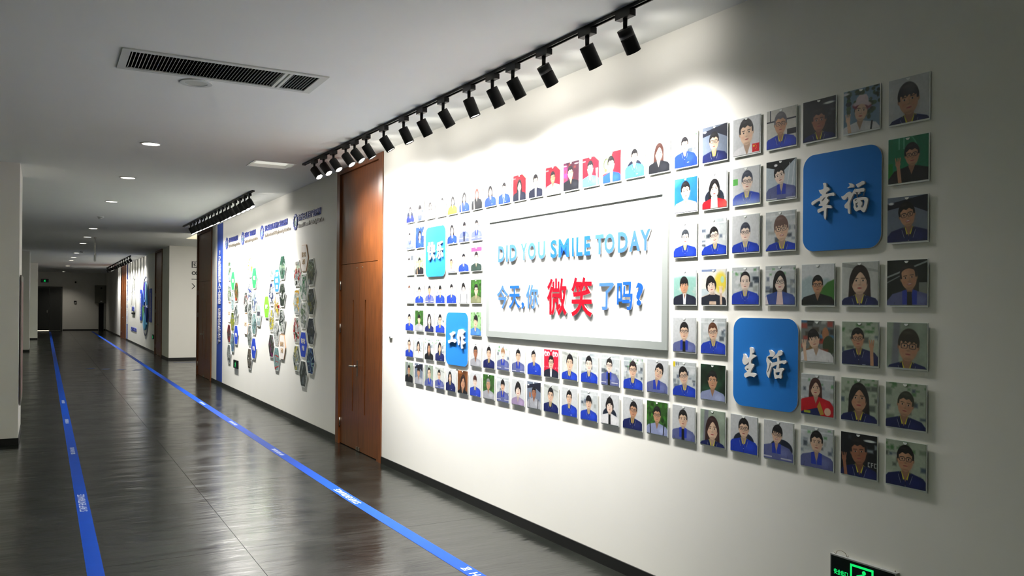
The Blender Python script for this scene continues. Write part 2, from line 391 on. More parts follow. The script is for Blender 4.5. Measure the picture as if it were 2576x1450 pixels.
# downlights down the corridor
DL = [8.95, 11.55, 14.45, 20.05, 22.75, 25.4, 30.6, 33.6, 36.4, 42.3, 50.7]
bm = bmesh.new(); add_ring(bm, (0, 0, -.0005), (0, 0, -.007), .1, .083); m_rim = to_mesh('rim', bm, WHITE)
bm = bmesh.new(); add_cyl(bm, (0, 0, -.0005), (0, 0, -.004), .082, n=32, smooth=False); m_len = to_mesh('lens', bm, DLENS)
for k, y in enumerate(DL):
    t_ = thing('downlight', 'round lit downlight, %s nearest in the corridor ceiling row' % NUM[k+1], 'light', (.912, y, H), group='corridor downlights')
    obj('rim', m_rim, None, t_); obj('lens', m_len, None, t_)
    l = bpy.data.lights.new('glow', 'SPOT'); l.energy = DOWN_W * (4 if k == 10 else 1); l.spot_size = R(120); l.spot_blend = .8; l.shadow_soft_size = .07; l.color = (1, .93, .8)
    lo_ = bpy.data.objects.new('glow', l); C.objects.link(lo_); lo_.parent = t_; lo_.location = (0, 0, -.02)
# greenish fill panels added out of view over the side aisle
for k, (x, y) in enumerate([(-3.2, 2.5), (-3.2, 9.0), (-3.2, 15.5), (-3.2, 24), (-3.2, 36)]):
    t_ = thing('aisle_fill', 'added unseen square fill panel over the side aisle, %s nearest' % NUM[k+1], 'light', (x, y, H), group='added aisle fill panels')
    boxobj('diffuser', (-.3, .3, -.3, .3, -.012, -.001), mat('aisle_fill_panel', (230, 240, 225), .5, emit=(225, 245, 215), estr=1.0) if k == 0 else bpy.data.materials['aisle_fill_panel'], t_)
    la = bpy.data.lights.new('glow', 'AREA'); la.size = .6; la.energy = AISLE_FILL_W * (.7, .35, .6, .6, .8)[k]; la.color = (.85, 1, .62)
    lo_ = bpy.data.objects.new('glow', la); C.objects.link(lo_); lo_.parent = t_; lo_.location = (0, 0, -.02)
# smoke detectors
for k, (x, y) in enumerate([(.9, 17.14), (1.02, 29.3)]):
    t_ = thing('smoke_detector', ['white smoke detector on the ceiling between third and fourth downlights', 'small smoke detector beside the seventh downlight, far down the corridor'][k], 'detector', (x, y, H), group='smoke detectors')
    bm = bmesh.new(); add_cyl(bm, (0, 0, -.0005), (0, 0, -.02), .06, .058, n=24); obj('base', bm, WHITE, t_)
    bm = bmesh.new(); add_cyl(bm, (0, 0, -.021), (0, 0, -.05), .046, .03, n=24); obj('sensor_head', bm, GREY, t_)
# hanging sign seen edge-on
t_ = thing('hanging_sign', 'thin sign hanging edge-on from the ceiling on a rod', 'sign', (1.087, 22.9, H))
bm = bmesh.new(); add_cyl(bm, (0, 0, -.0005), (0, 0, -.018), .03, n=16); add_cyl(bm, (0, 0, -.018), (0, 0, -.41), .008, n=10); add_cyl(bm, (0, 0, -.2), (0, 0, -.23), .013, n=10); obj('rod', bm, SILVER, t_)
bm = bmesh.new(); add_box(bm, -.018, .018, -.17, .17, -.58, -.405); bevel(bm, .004); obj('sign_box', bm, GREY, t_)
boxobj('sign_face', (-.0195, -.0185, -.155, .155, -.565, -.42), SIGNK, t_)

# ------------------------------------------------------------------ track spotlights
def lamp_parts(split):
    """local frame: origin at the track's underside, aim towards +x (the wall)"""
    P = {}
    bm = bmesh.new(); add_box(bm, -.02, .02, -.062, .062, -.034, -.0); bevel(bm, .002, 1); P['adapter'] = to_mesh('adapter', bm, BLACK)
    bm = bmesh.new(); add_cyl(bm, (0, 0, -.034), (0, 0, -.09), .0125, .011, n=14); P['stem'] = to_mesh('stem', bm, BLACK)
    # barrel, pivot at origin, axis -z
    bm = bmesh.new()
    if split:
        add_cyl(bm, (0, 0, .012), (0, 0, -.033), .041, n=32); add_cyl(bm, (0, 0, -.038), (0, 0, -.118), .041, n=32, caps=False)
        add_cyl(bm, (0, 0, -.033), (0, 0, -.038), .036, n=24)
        add_ring(bm, (0, 0, -.117), (0, 0, -.1175), .041, .037)
    else:
        add_cyl(bm, (0, 0, .012), (0, 0, .0125), .041, n=32); add_cyl(bm, (0, 0, .012), (0, 0, -.118), .041, n=32, caps=False)
        add_ring(bm, (0, 0, -.117), (0, 0, -.1175), .041, .037)
    P['barrel'] = to_mesh('barrel', bm, BLACK)
    bm = bmesh.new(); add_cyl(bm, (0, 0, -.105), (0, 0, -.112), .0365, n=28, smooth=False); P['lens'] = to_mesh('lens', bm, LENS)
    return P
LP = [lamp_parts(False), lamp_parts(True)]
def spotlight(loc, rotz, tilt, twist, split, label, group, energy, drop=19):
    t_ = thing('track_spotlight', label, 'spotlight', loc, rotz, group)
    P = LP[split]
    obj('adapter', P['adapter'], None, t_); obj('stem', P['stem'], None, t_)
    b_ = obj('barrel', P['barrel'], None, t_); b_.location = (0, 0, -.1); b_.rotation_euler = (0, -tilt, twist)
    obj('lens', P['lens'], None, b_)
    l = bpy.data.lights.new('beam', 'SPOT'); l.energy = energy * .38; l.spot_size = R(144); l.spot_blend = 1.0; l.shadow_soft_size = .08; l.color = (1, .975, .925)
    lo_ = bpy.data.objects.new('beam', l); C.objects.link(lo_); lo_.parent = b_; lo_.location = (0, 0, -.122); lo_.rotation_euler = (0, R(drop), 0)
    l = bpy.data.lights.new('spill', 'SPOT'); l.energy = energy * .85; l.spot_size = R(66); l.spot_blend = 1.0; l.shadow_soft_size = .03; l.color = (1, .98, .94)
    lo_ = bpy.data.objects.new('spill', l); C.objects.link(lo_); lo_.parent = b_; lo_.location = (0, 0, -.122); lo_.rotation_euler = (0, R(14), 0)
    l = bpy.data.lights.new('leak', 'SPOT'); l.energy = LEAK_W * energy / SPOT_W; l.spot_size = R(112); l.spot_blend = 1.0; l.shadow_soft_size = .06; l.color = (1, .96, .88)
    lo_ = bpy.data.objects.new('leak', l); C.objects.link(lo_); lo_.parent = t_; lo_.location = (.085, 0, -.1); lo_.rotation_euler = (0, -R(87), 0)
    return t_
def track(name, label, p, q):
    p, q = Vector(p), Vector(q); L = (q-p).length; a = math.atan2(q.y-p.y, q.x-p.x) - PI/2
    t_ = thing(name, label, 'track', ((p.x+q.x)/2, (p.y+q.y)/2, H), a)
    bm = bmesh.new(); add_box(bm, -.017, -.010, -L/2, L/2, -.02, -.0005); add_box(bm, .010, .017, -L/2, L/2, -.02, -.0005); add_box(bm, -.010, .010, -L/2, L/2, -.008, -.0005)
    obj('rail', bm, BLACK, t_)
    for e in (-1, 1): boxobj('end_cap', (-.0185, .0185, e*L/2-.012, e*L/2+.012, -.0215, -.0004), BLACK, t_, bev=.001)
    return a
T1a, T1b = (2.53, 9.29), (2.675, 2.2)
a1 = track('light_track', 'black ceiling track nearest the camera over the photo wall', T1b, T1a)
LY = [8.91, 8.59, 8.27, 7.9, 7.65, 7.34, 6.91, 6.47, 6.11, 5.72, 5.3, 4.96, 4.69, 4.32, 3.87, 3.53]
TIL = [42, 41, 38, 38, 41, 32, 33, 26, 29, 31, 23, 28, 30, 36, 32, 35]; TW = [-62, -60, -55, -50, -45, -22, -20, -24, -8, -14, -20, -10, -10, 4, 2, 8]
for k, y in enumerate(LY):
    tt = (9.29-y)/(9.29-2.2); x = 2.53 + tt*(2.675-2.53)
    spotlight((x, y, H-.0215), a1, R(TIL[k]), R(TW[k]) , k in (13, 15), 'black cylinder spotlight, %s from the far end of the near track' % NUM[k+1], 'spotlights on the near track', SPOT_W * (.8 if k < 3 else .8 if k > 13 else 1.0), 26 if k > 12 else 19)
a2 = track('light_track', 'black ceiling track over the hexagon wall', (2.53, 11.9), (2.5, 18.3))
L2 = [17.38, 16.97, 16.57, 16.15, 15.82, 15.43, 15.1, 14.77, 14.46, 14.13, 13.81, 13.51, 13.13, 12.77, 12.45, 12.15]
for k, y in enumerate(L2):
    x = 2.53 - .03*(y-11.9)/6.4
    spotlight((x, y, H-.0215), a2, R((31 if k < 12 else 35)+rnd.uniform(-3, 3)), R(rnd.uniform(-38, -18) if k < 12 else -34-6*(k-11)), False, 'black cylinder spotlight, %s from the far end of the middle track' % NUM[k+1], 'spotlights on the middle track', SPOT_W * .72)
a3 = track('light_track', 'black ceiling track farthest down the corridor', (2.55, 31.0), (2.55, 43.4))
for k in range(12):
    y = 42.8 - k*1.05
    spotlight((2.55, y, H-.0215), a3, R(28+rnd.uniform(-4, 4)), R(rnd.uniform(-20, 8)), False, 'black cylinder spotlight, %s from the far end of the farthest track' % NUM[k+1], 'spotlights on the farthest track', SPOT_W * (.95 if k % 3 else 1.2))

# ================================================================== PRINTS: pictures painted into one atlas with numpy
TW_, TH_, AC, AR = 112, 118, 13, 12
ATL = np.full((AR*TH_, AC*TW_, 4), 1., 'f')
VV, UU = np.mgrid[0:TH_, 0:TW_].astype('f'); UU = (UU+.5)/TW_; VV = (VV+.5)/TH_
ASP = 1.05
nr = np.random.RandomState(3)
def c01(c): return np.array(c, 'f')/255
class Pic:
    def __init__(s): s.a = np.zeros((TH_, TW_, 3), 'f'); s.u, s.v = UU, VV
    def mix(s, m, c): m = np.clip(m, 0, 1)[..., None]; s.a = s.a*(1-m) + c01(c)*m
    def fill(s, c): s.a[:] = c01(c)
    def ell(s, x, y, rx, ry, c, rot=0, soft=.02, al=1.):
        dx, dy = s.u-x, (s.v-y)*ASP; cr, sr = math.cos(rot), math.sin(rot)
        X = (dx*cr+dy*sr)/rx; Y = (-dx*sr+dy*cr)/ry
        m = (1-np.sqrt(X*X+Y*Y))*min(rx, ry)/soft+.5
        s.mix(m*al if al >= 1 else np.clip(m, 0, 1)*al, c)
    def rect(s, x0, x1, y0, y1, c, soft=.008, al=1.):
        m = np.minimum(np.minimum(s.u-x0, x1-s.u), np.minimum(s.v-y0, y1-s.v))/soft+.5
        s.mix(np.clip(m, 0, 1)*al, c)
    def poly(s, P, c, al=1., soft=.008):
        ins = np.zeros(s.u.shape, bool); dm = np.full(s.u.shape, 9., 'f'); n = len(P)
        for i in range(n):
            (x0, y0), (x1, y1) = P[i], P[(i+1) % n]
            if y0 != y1:
                t = ((s.v > y0) != (s.v > y1)) & (s.u < (x1-x0)*(s.v-y0)/(y1-y0)+x0); ins ^= t
            L = (x1-x0)**2+(y1-y0)**2+1e-9; q = np.clip(((s.u-x0)*(x1-x0)+(s.v-y0)*(y1-y0))/L, 0, 1)
            dm = np.minimum(dm, np.hypot(s.u-x0-q*(x1-x0), s.v-y0-q*(y1-y0)))
        s.mix(np.clip(np.where(ins, dm, -dm)/soft+.5, 0, 1)*al, c)
    def line(s, x0, y0, x1, y1, w, c, al=1.):
        L = (x1-x0)**2+(y1-y0)**2+1e-9; q = np.clip(((s.u-x0)*(x1-x0)+(s.v-y0)*(y1-y0))/L, 0, 1)
        d = np.hypot(s.u-x0-q*(x1-x0), s.v-y0-q*(y1-y0)); s.mix(np.clip((w/2-d)/.008+.5, 0, 1)*al, c)
    def noise(s, sc, amp):
        g = nr.rand(int(sc*ASP)+2, sc+2).astype('f')-.5
        x = s.u*sc; y = s.v*sc*ASP; xi, yi = x.astype(int), y.astype(int); fx, fy = x-xi, y-yi
        n = g[yi, xi]*(1-fx)*(1-fy)+g[yi, xi+1]*fx*(1-fy)+g[yi+1, xi]*(1-fx)*fy+g[yi+1, xi+1]*fx*fy
        s.a = np.clip(s.a*(1+amp*n[..., None]*2), 0, 1)
def clutter(p, n, cols, y0, y1, smin=.03, smax=.12):
    for _ in range(n):
        x, y, a, b = nr.rand(), y0+(y1-y0)*nr.rand(), smin+(smax-smin)*nr.rand(), smin+(smax-smin)*nr.rand()
        p.rect(x-a, x+a, y-b*.6, y+b*.6, cols[nr.randint(len(cols))], al=.7, soft=.05)
def background(p, k):
    if k == 'w': p.fill((214, 217, 220)); p.poly([(0, .0), (1, .0), (1, .35), (0, .5)], (204, 206, 210), al=.5, soft=.3); 
    elif k == 'o':
        p.fill((206, 212, 214)); clutter(p, 6, [(235, 238, 240), (180, 190, 196)], .5, 1, .08, .2); clutter(p, 12, [(40, 50, 62), (120, 134, 146), (70, 84, 110), (160, 166, 160), (236, 238, 238)], .25, .7)
        p.rect(0, 1, .86, .9, (238, 244, 246), al=.7)
        if nr.rand() < .4: clutter(p, 6, [(64, 140, 66), (90, 170, 90)], .7, .95, .02, .05)
    elif k == 'g':
        p.fill((52, 92, 40)); 
        for _ in range(60):
            g = nr.randint(50, 150); p.ell(nr.rand(), nr.rand(), .03+.06*nr.rand(), .03+.05*nr.rand(), (int(g*.5), g, int(g*.35)), rot=nr.rand()*3, al=.8)
    elif k == 'gd': p.fill((24, 50, 34)); p.noise(6, .6)
    elif k == 'gl':
        p.fill((150, 190, 140)); 
        for _ in range(40):
            g = nr.randint(120, 210); p.ell(nr.rand(), nr.rand(), .03+.05*nr.rand(), .03+.04*nr.rand(), (int(g*.7), g, int(g*.6)), al=.7)
    elif k == 'r': p.fill((206, 24, 40)); p.noise(5, .12); p.poly([(.7, 1), (1, .8), (1, 1)], (190, 214, 150)); p.rect(0, .2, .85, .9, (240, 200, 190), al=.5)
    elif k == 'rt':
        p.fill((206, 30, 60))
        for x in (.12, .3, .68, .85): p.ell(x, .84, .09, .11, (248, 240, 238), rot=x*5); p.ell(x+.02, .82, .035, .05, (206, 30, 60))
        clutter(p, 8, [(250, 240, 240)], .34, .37, .02, .04)
    elif k == 'gr':
        p.fill((204, 26, 44)); p.poly([(0, .3), (.5, .35), (.5, 1), (0, 1)], (176, 214, 130)); p.ell(.2, .62, .16, .2, (40, 44, 30)); p.ell(.23, .6, .15, .19, (176, 214, 130)); p.ell(.16, .42, .07, .06, (110, 130, 60)); p.rect(0, .3, .0, .3, (150, 40, 40))
    elif k == 'b': p.fill((36, 112, 182)); p.noise(4, .1); p.poly([(0, .8), (.3, 1), (0, 1)], (80, 160, 215), soft=.2)
    elif k == 'bl': p.fill((36, 62, 150)); clutter(p, 6, [(220, 225, 230), (60, 80, 120)], .5, 1)
    elif k == 'd': p.fill((22, 26, 34)); clutter(p, 5, [(200, 214, 220), (60, 70, 80)], .3, .95, .03, .09); p.ell(.8, .86, .16, .03, (235, 242, 240))
    elif k == 'dp': p.fill((58, 26, 40)); p.ell(.1, .6, .2, .3, (150, 50, 110), soft=.2); clutter(p, 8, [(120, 50, 40), (40, 20, 40)], .2, 1); p.ell(.1, .88, .12, .02, (220, 190, 200)); p.ell(.85, .9, .12, .02, (220, 190, 200))
    elif k == 'm': p.fill((222, 228, 230)); p.poly([(0, .6), (.25, .72), (.5, .6), (.8, .66), (1, .5), (1, 0), (0, 0)], (176, 196, 200), soft=.08); p.poly([(.5, .3), (.8, .55), (1, .62), (1, 0), (.5, 0)], (66, 128, 54), soft=.03)
    elif k == 'mh': p.fill((232, 240, 244)); p.poly([(0, .8), (.4, .84), (1, .8), (1, 0), (0, 0)], (150, 196, 186), soft=.1); clutter(p, 14, [(230, 232, 226), (190, 200, 190)], .2, .5, .02, .06)
    elif k == 'gw': p.fill((206, 210, 206)); p.poly([(0, .9), (1, .75), (1, .8), (0, 1)], (150, 156, 150), al=.6); p.noise(4, .06)
    elif k == 'gg': p.fill((156, 172, 154)); p.poly([(.12, 0), (.3, 0), (.34, 1), (.18, 1)], (128, 132, 140), soft=.05); p.noise(5, .1)
    elif k == 'bd': p.fill((118, 130, 150)); p.poly([(0, .86), (1, 1), (1, .62), (.55, .8), (0, .72)], (30, 34, 52)); p.ell(.1, .86, .07, .03, (240, 244, 250)); 
    elif k == 'ho':
        p.fill((190, 204, 214)); p.poly([(0, .86), (0, 1), (1, 1), (.6, .72)], (28, 32, 36)); p.ell(.33, .88, .06, .035, (250, 250, 255))
        for x in (.7, .85): p.line(x, .1, x+.1, .9, .02, (235, 240, 244))
    elif k == 'rf': p.fill((20, 28, 30)); p.line(0, .62, 1, .95, .04, (150, 160, 158)); p.line(.0, .5, .45, .7, .03, (120, 126, 126)); p.rect(.8, 1, .0, .5, (166, 172, 160), al=.8)
    elif k == 'y': p.fill((236, 234, 226)); p.ell(.78, .62, .24, .3, (238, 216, 80), soft=.1); p.ell(.85, .7, .07, .1, (190, 226, 190)); p.rect(0, .3, .0, .45, (200, 214, 220)); p.rect(0, .6, .93, 1, (60, 90, 160), al=.6)
    elif k == 'st':
        p.fill((120, 124, 122)); clutter(p, 30, [(40, 110, 170), (200, 205, 200), (60, 50, 40), (180, 60, 50), (30, 34, 36)], .35, 1); p.ell(.75, .68, .1, .17, (176, 120, 84)); p.ell(.85, .4, .18, .25, (60, 74, 52)); clutter(p, 12, [(176, 60, 44), (140, 100, 50), (220, 200, 200)], 0, .4)
    elif k == 'gh': p.fill((176, 190, 170)); clutter(p, 14, [(60, 70, 66), (210, 216, 200), (110, 130, 110), (40, 60, 90)], .2, .9); clutter(p, 10, [(60, 120, 60)], .75, 1, .02, .06)
    elif k == 'br': p.fill((112, 66, 34)); p.rect(.1, .5, .85, 1, (150, 90, 50)); p.noise(5, .3)
    elif k == 'gn':
        p.fill((30, 124, 88)); p.ell(.3, .6, .46, .55, (90, 180, 140)); p.ell(.3, .6, .43, .52, (34, 136, 96)); p.line(.28, .75, .28, .98, .035, (110, 190, 160)); p.line(.4, .75, .4, .98, .03, (110, 190, 160)); p.rect(0, .12, 0, .45, (30, 140, 50))
    elif k == 'tr':
        p.fill((120, 150, 176))
        for _ in range(50):
            g = nr.randint(30, 90); p.ell(.3+.7*nr.rand() if nr.rand() < .8 else .15, .3+.7*nr.rand(), .03+.06*nr.rand(), .03+.04*nr.rand(), (int(g*.7), g, int(g*.6)), al=.85)
        p.ell(.05, .93, .12, .03, (220, 226, 235))
    elif k == 'wd': p.fill((212, 212, 204)); p.rect(0, 1, .68, .715, (36, 40, 50)); p.rect(.12, .15, .68, 1, (36, 40, 50)); p.rect(.7, 1, .3, .44, (30, 34, 44))
SK = {'0': (246, 222, 205), '1': (232, 196, 168), '2': (206, 156, 122), '3': (170, 114, 86)}
TOPS = {'B': (30, 62, 186), 'N': (24, 34, 92), 'L': (74, 132, 208), 'J': (96, 104, 156), 'W': (232, 232, 236), 'K': (24, 26, 32), 'G': (168, 170, 178), 'R': (200, 22, 40), 'P': (244, 186, 204), 'Y': (226, 224, 60),
        'S': (30, 34, 52), 'U': (34, 74, 170), 'V': (60, 84, 160), 'O': (120, 124, 92), 'D': (44, 62, 56), 'Q': (160, 140, 176), 'A': (214, 186, 164), 'X': (186, 180, 210), 'Z': (150, 160, 200)}
def portrait(bg, x, y, h, hair, skin, top, acc='', tilt=0., hc=(26, 24, 28)):
    p = Pic(); background(p, bg)
    h = min(.66, h*1.16); y -= h*.03
    sk = SK[skin]; dk = tuple(int(v*.78) for v in sk); hw = h*.36; hh = h*.5
    tp = TOPS[top]; tl = R(tilt); ca, sa = math.cos(tl), math.sin(tl)
    def F(a, b): return x + (a*ca - b*sa)*h, y + (a*sa + b*ca)*h/ASP   # head frame to picture
    if 'c' in acc: p.ell(.5+.1*(x < .5), .3, .38, .26, (30, 38, 56)); p.rect(.2, .9, .0, .3, (36, 44, 62))
    if hair in 'lb':
        L = .95 if hair == 'l' else .62
        a, b = F(0, -.1*(L > .7)); p.ell(a, b, hw*1.28, h*L*.74, hc, rot=tl, soft=.02)
        if hair == 'l': p.poly([F(-.44, .1), F(.44, .1), F(.52, -.95), F(-.52, -.95)], hc, soft=.03)
    sw = min(.6, h*1.22+.08); sy = y-h*.56/ASP; bx = x + .5*h*math.sin(tl) + (.5-x)*.25
    # shoulders
    p.poly([(bx-sw, -.05), (bx-sw*.95, sy-.22), (bx-sw*.72, sy-.07), (bx-h*.2, sy+.015), (bx+h*.2, sy+.015), (bx+sw*.72, sy-.07), (bx+sw*.95, sy-.22), (bx+sw, -.05)], tp, soft=.02)
    p.line(bx-sw*.62, sy-.25, bx-sw*.66, -.02, .014, tuple(int(v*.75) for v in tp), al=.8); p.line(bx+sw*.62, sy-.25, bx+sw*.66, -.02, .014, tuple(int(v*.75) for v in tp), al=.8)
    p.ell(bx+sw*.4, sy-.2, sw*.25, .1, tuple(min(255, int(v*1.25+12)) for v in tp), soft=.1, al=.5)
    n1, n2 = F(-.17, -.3), F(.17, -.3)
    p.poly([n1, n2, (bx+h*.17, sy-.0), (bx, sy-.14*h/.36), (bx-h*.17, sy-.0)], dk, soft=.012)
    k = h/.36
    if top in 'BNL':
        p.poly([(bx-h*.19, sy+.03), (bx-h*.27, sy-.01), (bx-.05*k, sy-.12*k), (bx-.015*k, sy-.10*k)], (232, 220, 70) if top != 'L' else (225, 225, 215)); p.poly([(bx+h*.19, sy+.03), (bx+h*.27, sy-.01), (bx+.05*k, sy-.12*k), (bx+.015*k, sy-.10*k)], (232, 220, 70) if top != 'L' else (225, 225, 215))
        for q in (-1, 1): p.poly([(bx+q*h*.2, sy+.02), (bx+q*h*.36, sy-.05*k), (bx+q*.07*k, sy-.17*k), (bx+q*.035*k, sy-.12*k)], tuple(int(v*.85) for v in tp)); p.line(bx+q*h*.33, sy-.04*k, bx+q*.075*k, sy-.16*k, .008, (214, 220, 240))
        p.line(bx, sy-.15*k, bx, sy-.32*k, .01, tuple(int(v*.6) for v in tp)); p.ell(bx, sy-.2*k, .008, .008, (235, 235, 240)); p.rect(bx+.1, bx+.19, sy-.3*k, sy-.28*k, (210, 218, 240), al=.8)
    elif top in 'SUXKJ' and 'p' not in acc and top != 'K':
        ins = {'S': (236, 238, 242), 'U': (240, 242, 246), 'X': (236, 234, 244), 'J': (40, 62, 180)}[top]
        if top == 'J':
            for q in (-1, 1): p.poly([(bx+q*h*.14, sy+.03), (bx+q*h*.34, sy-.0), (bx+q*.12*k, sy-.2*k), (bx+q*.01, sy-.2*k)], ins)
            p.rect(bx-sw*.85, bx-sw*.25, sy-.3*k, sy-.27*k, (214, 214, 222), al=.8); p.rect(bx+sw*.25, bx+sw*.85, sy-.3*k, sy-.27*k, (214, 214, 222), al=.8)
        else:
            p.poly([(bx-h*.16, sy+.02), (bx+h*.16, sy+.02), (bx+.03, sy-.45*k), (bx-.03, sy-.45*k)], ins); p.poly([(bx-h*.1, sy), (bx+h*.1, sy), (bx, sy-.11*k)], dk)
            if top == 'X': p.poly([(bx-.02, sy-.1*k), (bx+.02, sy-.1*k), (bx+.03, sy-.4*k), (bx-.03, sy-.4*k)], (150, 146, 176))
    elif top == 'R' and 't' in acc: p.poly([(bx-h*.25, sy+.05), (bx+h*.25, sy+.05), (bx+h*.3, -.05), (bx-h*.3, -.05)], (244, 240, 232)); 
    elif top == 'A': p.poly([(bx-sw, -.05), (bx-sw*.8, sy-.1), (bx-.1, sy), (bx-.14, sy-.25), (bx-.14, -.05)], (34, 38, 52)); p.poly([(bx+sw, -.05), (bx+sw*.8, sy-.1), (bx+.1, sy), (bx+.14, sy-.25), (bx+.14, -.05)], (34, 38, 52)); p.rect(bx-.14, bx+.14, sy-.2, sy-.02, (34, 38, 52))
    elif top == 'V': p.poly([(bx-.08, sy), (bx+.08, sy), (bx+.13, -.05), (bx-.13, -.05)], (232, 206, 206)); p.poly([(bx-sw*.9, sy-.18), (bx-sw*.75, sy-.1), (bx-sw*.6, -.05), (bx-sw, -.05)], (236, 224, 228))
    if 'i' in acc: p.poly([(bx-.06, sy-.02), (bx+.05, sy-.02), (bx+.07, -.05), (bx-.06, -.05)], (24, 26, 30))
    if 'k' in acc:
        for q in (-1, 1): p.line(bx+q*sw*.55, sy-.04, bx+q*sw*.5, -.02, .045, (30, 32, 38))
    if 'y' in acc: p.line(bx-.09, sy, bx, -.02, .012, (240, 240, 250)); p.line(bx+.09, sy, bx+.02, -.02, .012, (240, 240, 250))
    # hair behind, ears, face
    if hair in 'sfth': a, b = F(0, .12); p.ell(a, b, hw*1.1, hh*.92, hc, rot=tl, soft=.015)
    if hair in 'sft':
        for q in (-1, 1): a, b = F(q*.36, -.03); p.ell(a, b, h*.05, h*.09, dk, rot=tl)
    a, b = F(0, 0)
    p.ell(a, b-.01, hw, hh, sk, rot=tl, soft=.012); a, b = F(0, -.22); p.ell(a, b, hw*.72, hh*.52, sk, rot=tl, soft=.02)
    a, b = F(.2, -.06); p.ell(a, b, hw*.5, hh*.8, dk, rot=tl, soft=.09, al=.32); a, b = F(-.1, .2); p.ell(a, b, hw*.45, hh*.2, tuple(min(255, v+14) for v in sk), rot=tl, soft=.06, al=.5)
    a, b = F(0, -.43); p.ell(a, b-.01, hw*.5, hh*.09, tuple(int(v*.7) for v in sk), rot=tl, soft=.03, al=.5)
    # hair over the brow, in head coordinates
    dx, dy = (p.u-x)/h, (p.v-y)*ASP/h; X = dx*ca+dy*sa; Y = -dx*sa+dy*ca
    inside = np.clip((1-np.hypot(X/.395, (Y-.12)/.50))*.4/.035+.5, 0, 1)
    line = {'s': .27+.3*np.abs(X)**2*-2+.03*np.sin(X*22+h*9), 'f': .14+.03*np.sin(X*40), 't': .40-1.2*X*X, 'l': .34-2.6*np.abs(X-.03)**1.6, 'b': .18-1.2*np.abs(X)**1.8+.02*np.sin(X*30), 'h': .16+0*X}[hair]
    m = inside*np.clip((Y-line)/.03+.5, 0, 1)
    side = inside*np.clip((np.abs(X)-.30)/.02, 0, 1)*np.clip((Y-(-.02 if hair in 'sft' else -.6))/.03, 0, 1)
    p.mix(np.maximum(m, side if hair != 'h' else 0), hc)
    hl = tuple(min(255, v+36) for v in hc); a, b = F(-.08, .47); p.ell(a, b, h*.16, h*.05, hl, rot=tl, soft=.05, al=.6)
    if hair == 'h':
        a, b = F(0, .3); p.ell(a, b-.04, h*.54, h*.2, (150, 84, 100), rot=tl); a, b = F(0, .3); p.ell(a, b+.0, h*.52, h*.15, (226, 204, 214), rot=tl)
        p.poly([F(-.4, .28), F(-.33, .62), F(-.2, .76), F(.18, .78), F(.3, .64), F(.4, .28)], (230, 212, 222), soft=.02); a, b = F(0, .16); p.ell(a, b, h*.36, h*.12, (120, 60, 74), rot=tl)
        a, b = F(0, .0); p.ell(a, b-.02, h*.3, h*.36, sk, rot=tl)
    # features
    fc = (58, 38, 34)
    for q in (-1, 1):
        a, b = F(q*.155, .085); p.line(*F(q*.07, .1), *F(q*.23, .1-.01*q*0), h*.026, hc if hc[0] < 90 else (70, 50, 40), al=.85)
        a, b = F(q*.15, .01); p.ell(a, b, h*.062, h*.026, (250, 246, 244), rot=tl, soft=.01, al=.7); p.ell(a, b, h*.034, h*.032, (28, 20, 20), rot=tl, soft=.012)
        a, b = F(q*.2, -.17); p.ell(a, b, h*.07, h*.05, tuple(int(v*w_) for v, w_ in zip(sk, (1., .86, .84))), soft=.06, al=.5)
    p.line(*F(.02, .02), *F(.035, -.13), h*.022, dk, al=.7); a, b = F(0, -.155); p.ell(a, b, h*.065, h*.026, dk, rot=tl, soft=.02, al=.9)
    mc = (176, 70, 76) if hair in 'lbh' else (166, 90, 84)
    if 'q' in acc: a, b = F(0, -.275); p.ell(a, b, h*.115, h*.045, mc, rot=tl, soft=.012); p.ell(a, b+.004, h*.085, h*.02, (248, 244, 240), rot=tl, soft=.01)
    else: a, b = F(0, -.28); p.ell(a, b, h*.095, h*.026, mc, rot=tl, soft=.012); p.line(*F(-.09, -.278), *F(.09, -.278), h*.012, (120, 50, 54), al=.7)
    if 'g' in acc:
        for q in (-1, 1):
            a, b = F(q*.155, .005)
            for s_ in (1,): 
                dx2, dy2 = (X-q*.155)/.115, (Y-.005)/.085; rr = (dx2**4+dy2**4)**.25
                p.mix(np.clip(.16-np.abs(rr-1), 0, .1)*9, (48, 46, 54))
        p.line(*F(-.04, .03), *F(.04, .03), h*.02, (48, 46, 54))
    if 'e' in acc: p.line(*F(-.4, .1), *F(-.36, -.2), h*.04, (20, 20, 24)); p.line(*F(-.36, -.2), *F(-.12, -.3), h*.02, (20, 20, 24))
    if 'H' in acc:
        hx, hy = (x-h*.75, y-h*.35) if 'r' not in acc else (x+h*.85, y-h*.35)
        hx = min(max(hx, .1), .9)
        p.line(hx, hy, hx+(.06 if hx < .5 else .02), -.05, .09, sk if top in 'BLKNW' else tp); p.ell(hx, hy, .065, .07, sk)
        for q in (-.04, 0, .035): p.line(hx+q, hy, hx+q*1.6, hy+.13, .028, sk); p.line(hx+q+.016, hy+.02, hx+q*1.6+.02, hy+.11, .008, dk)
    if 'F' in acc:
        p.rect(.72, .97, .03, .25, (214, 24, 36)); p.ell(.78, .19, .03, .03, (250, 220, 60))
        for q in ((.84, .22), (.87, .18), (.87, .14), (.84, .11)): p.ell(*q, .01, .01, (250, 220, 60))
    if 'z' in acc: p.poly([(0, .06), (.55, .2), (.62, .0), (0, .0)], (28, 38, 96)); p.poly([(.5, .22), (.58, .36), (.72, .05), (.6, .02)], (190, 150, 60)); p.rect(.1, .3, .04, .1, (170, 180, 50)); p.ell(.82, .12, .1, .1, sk)
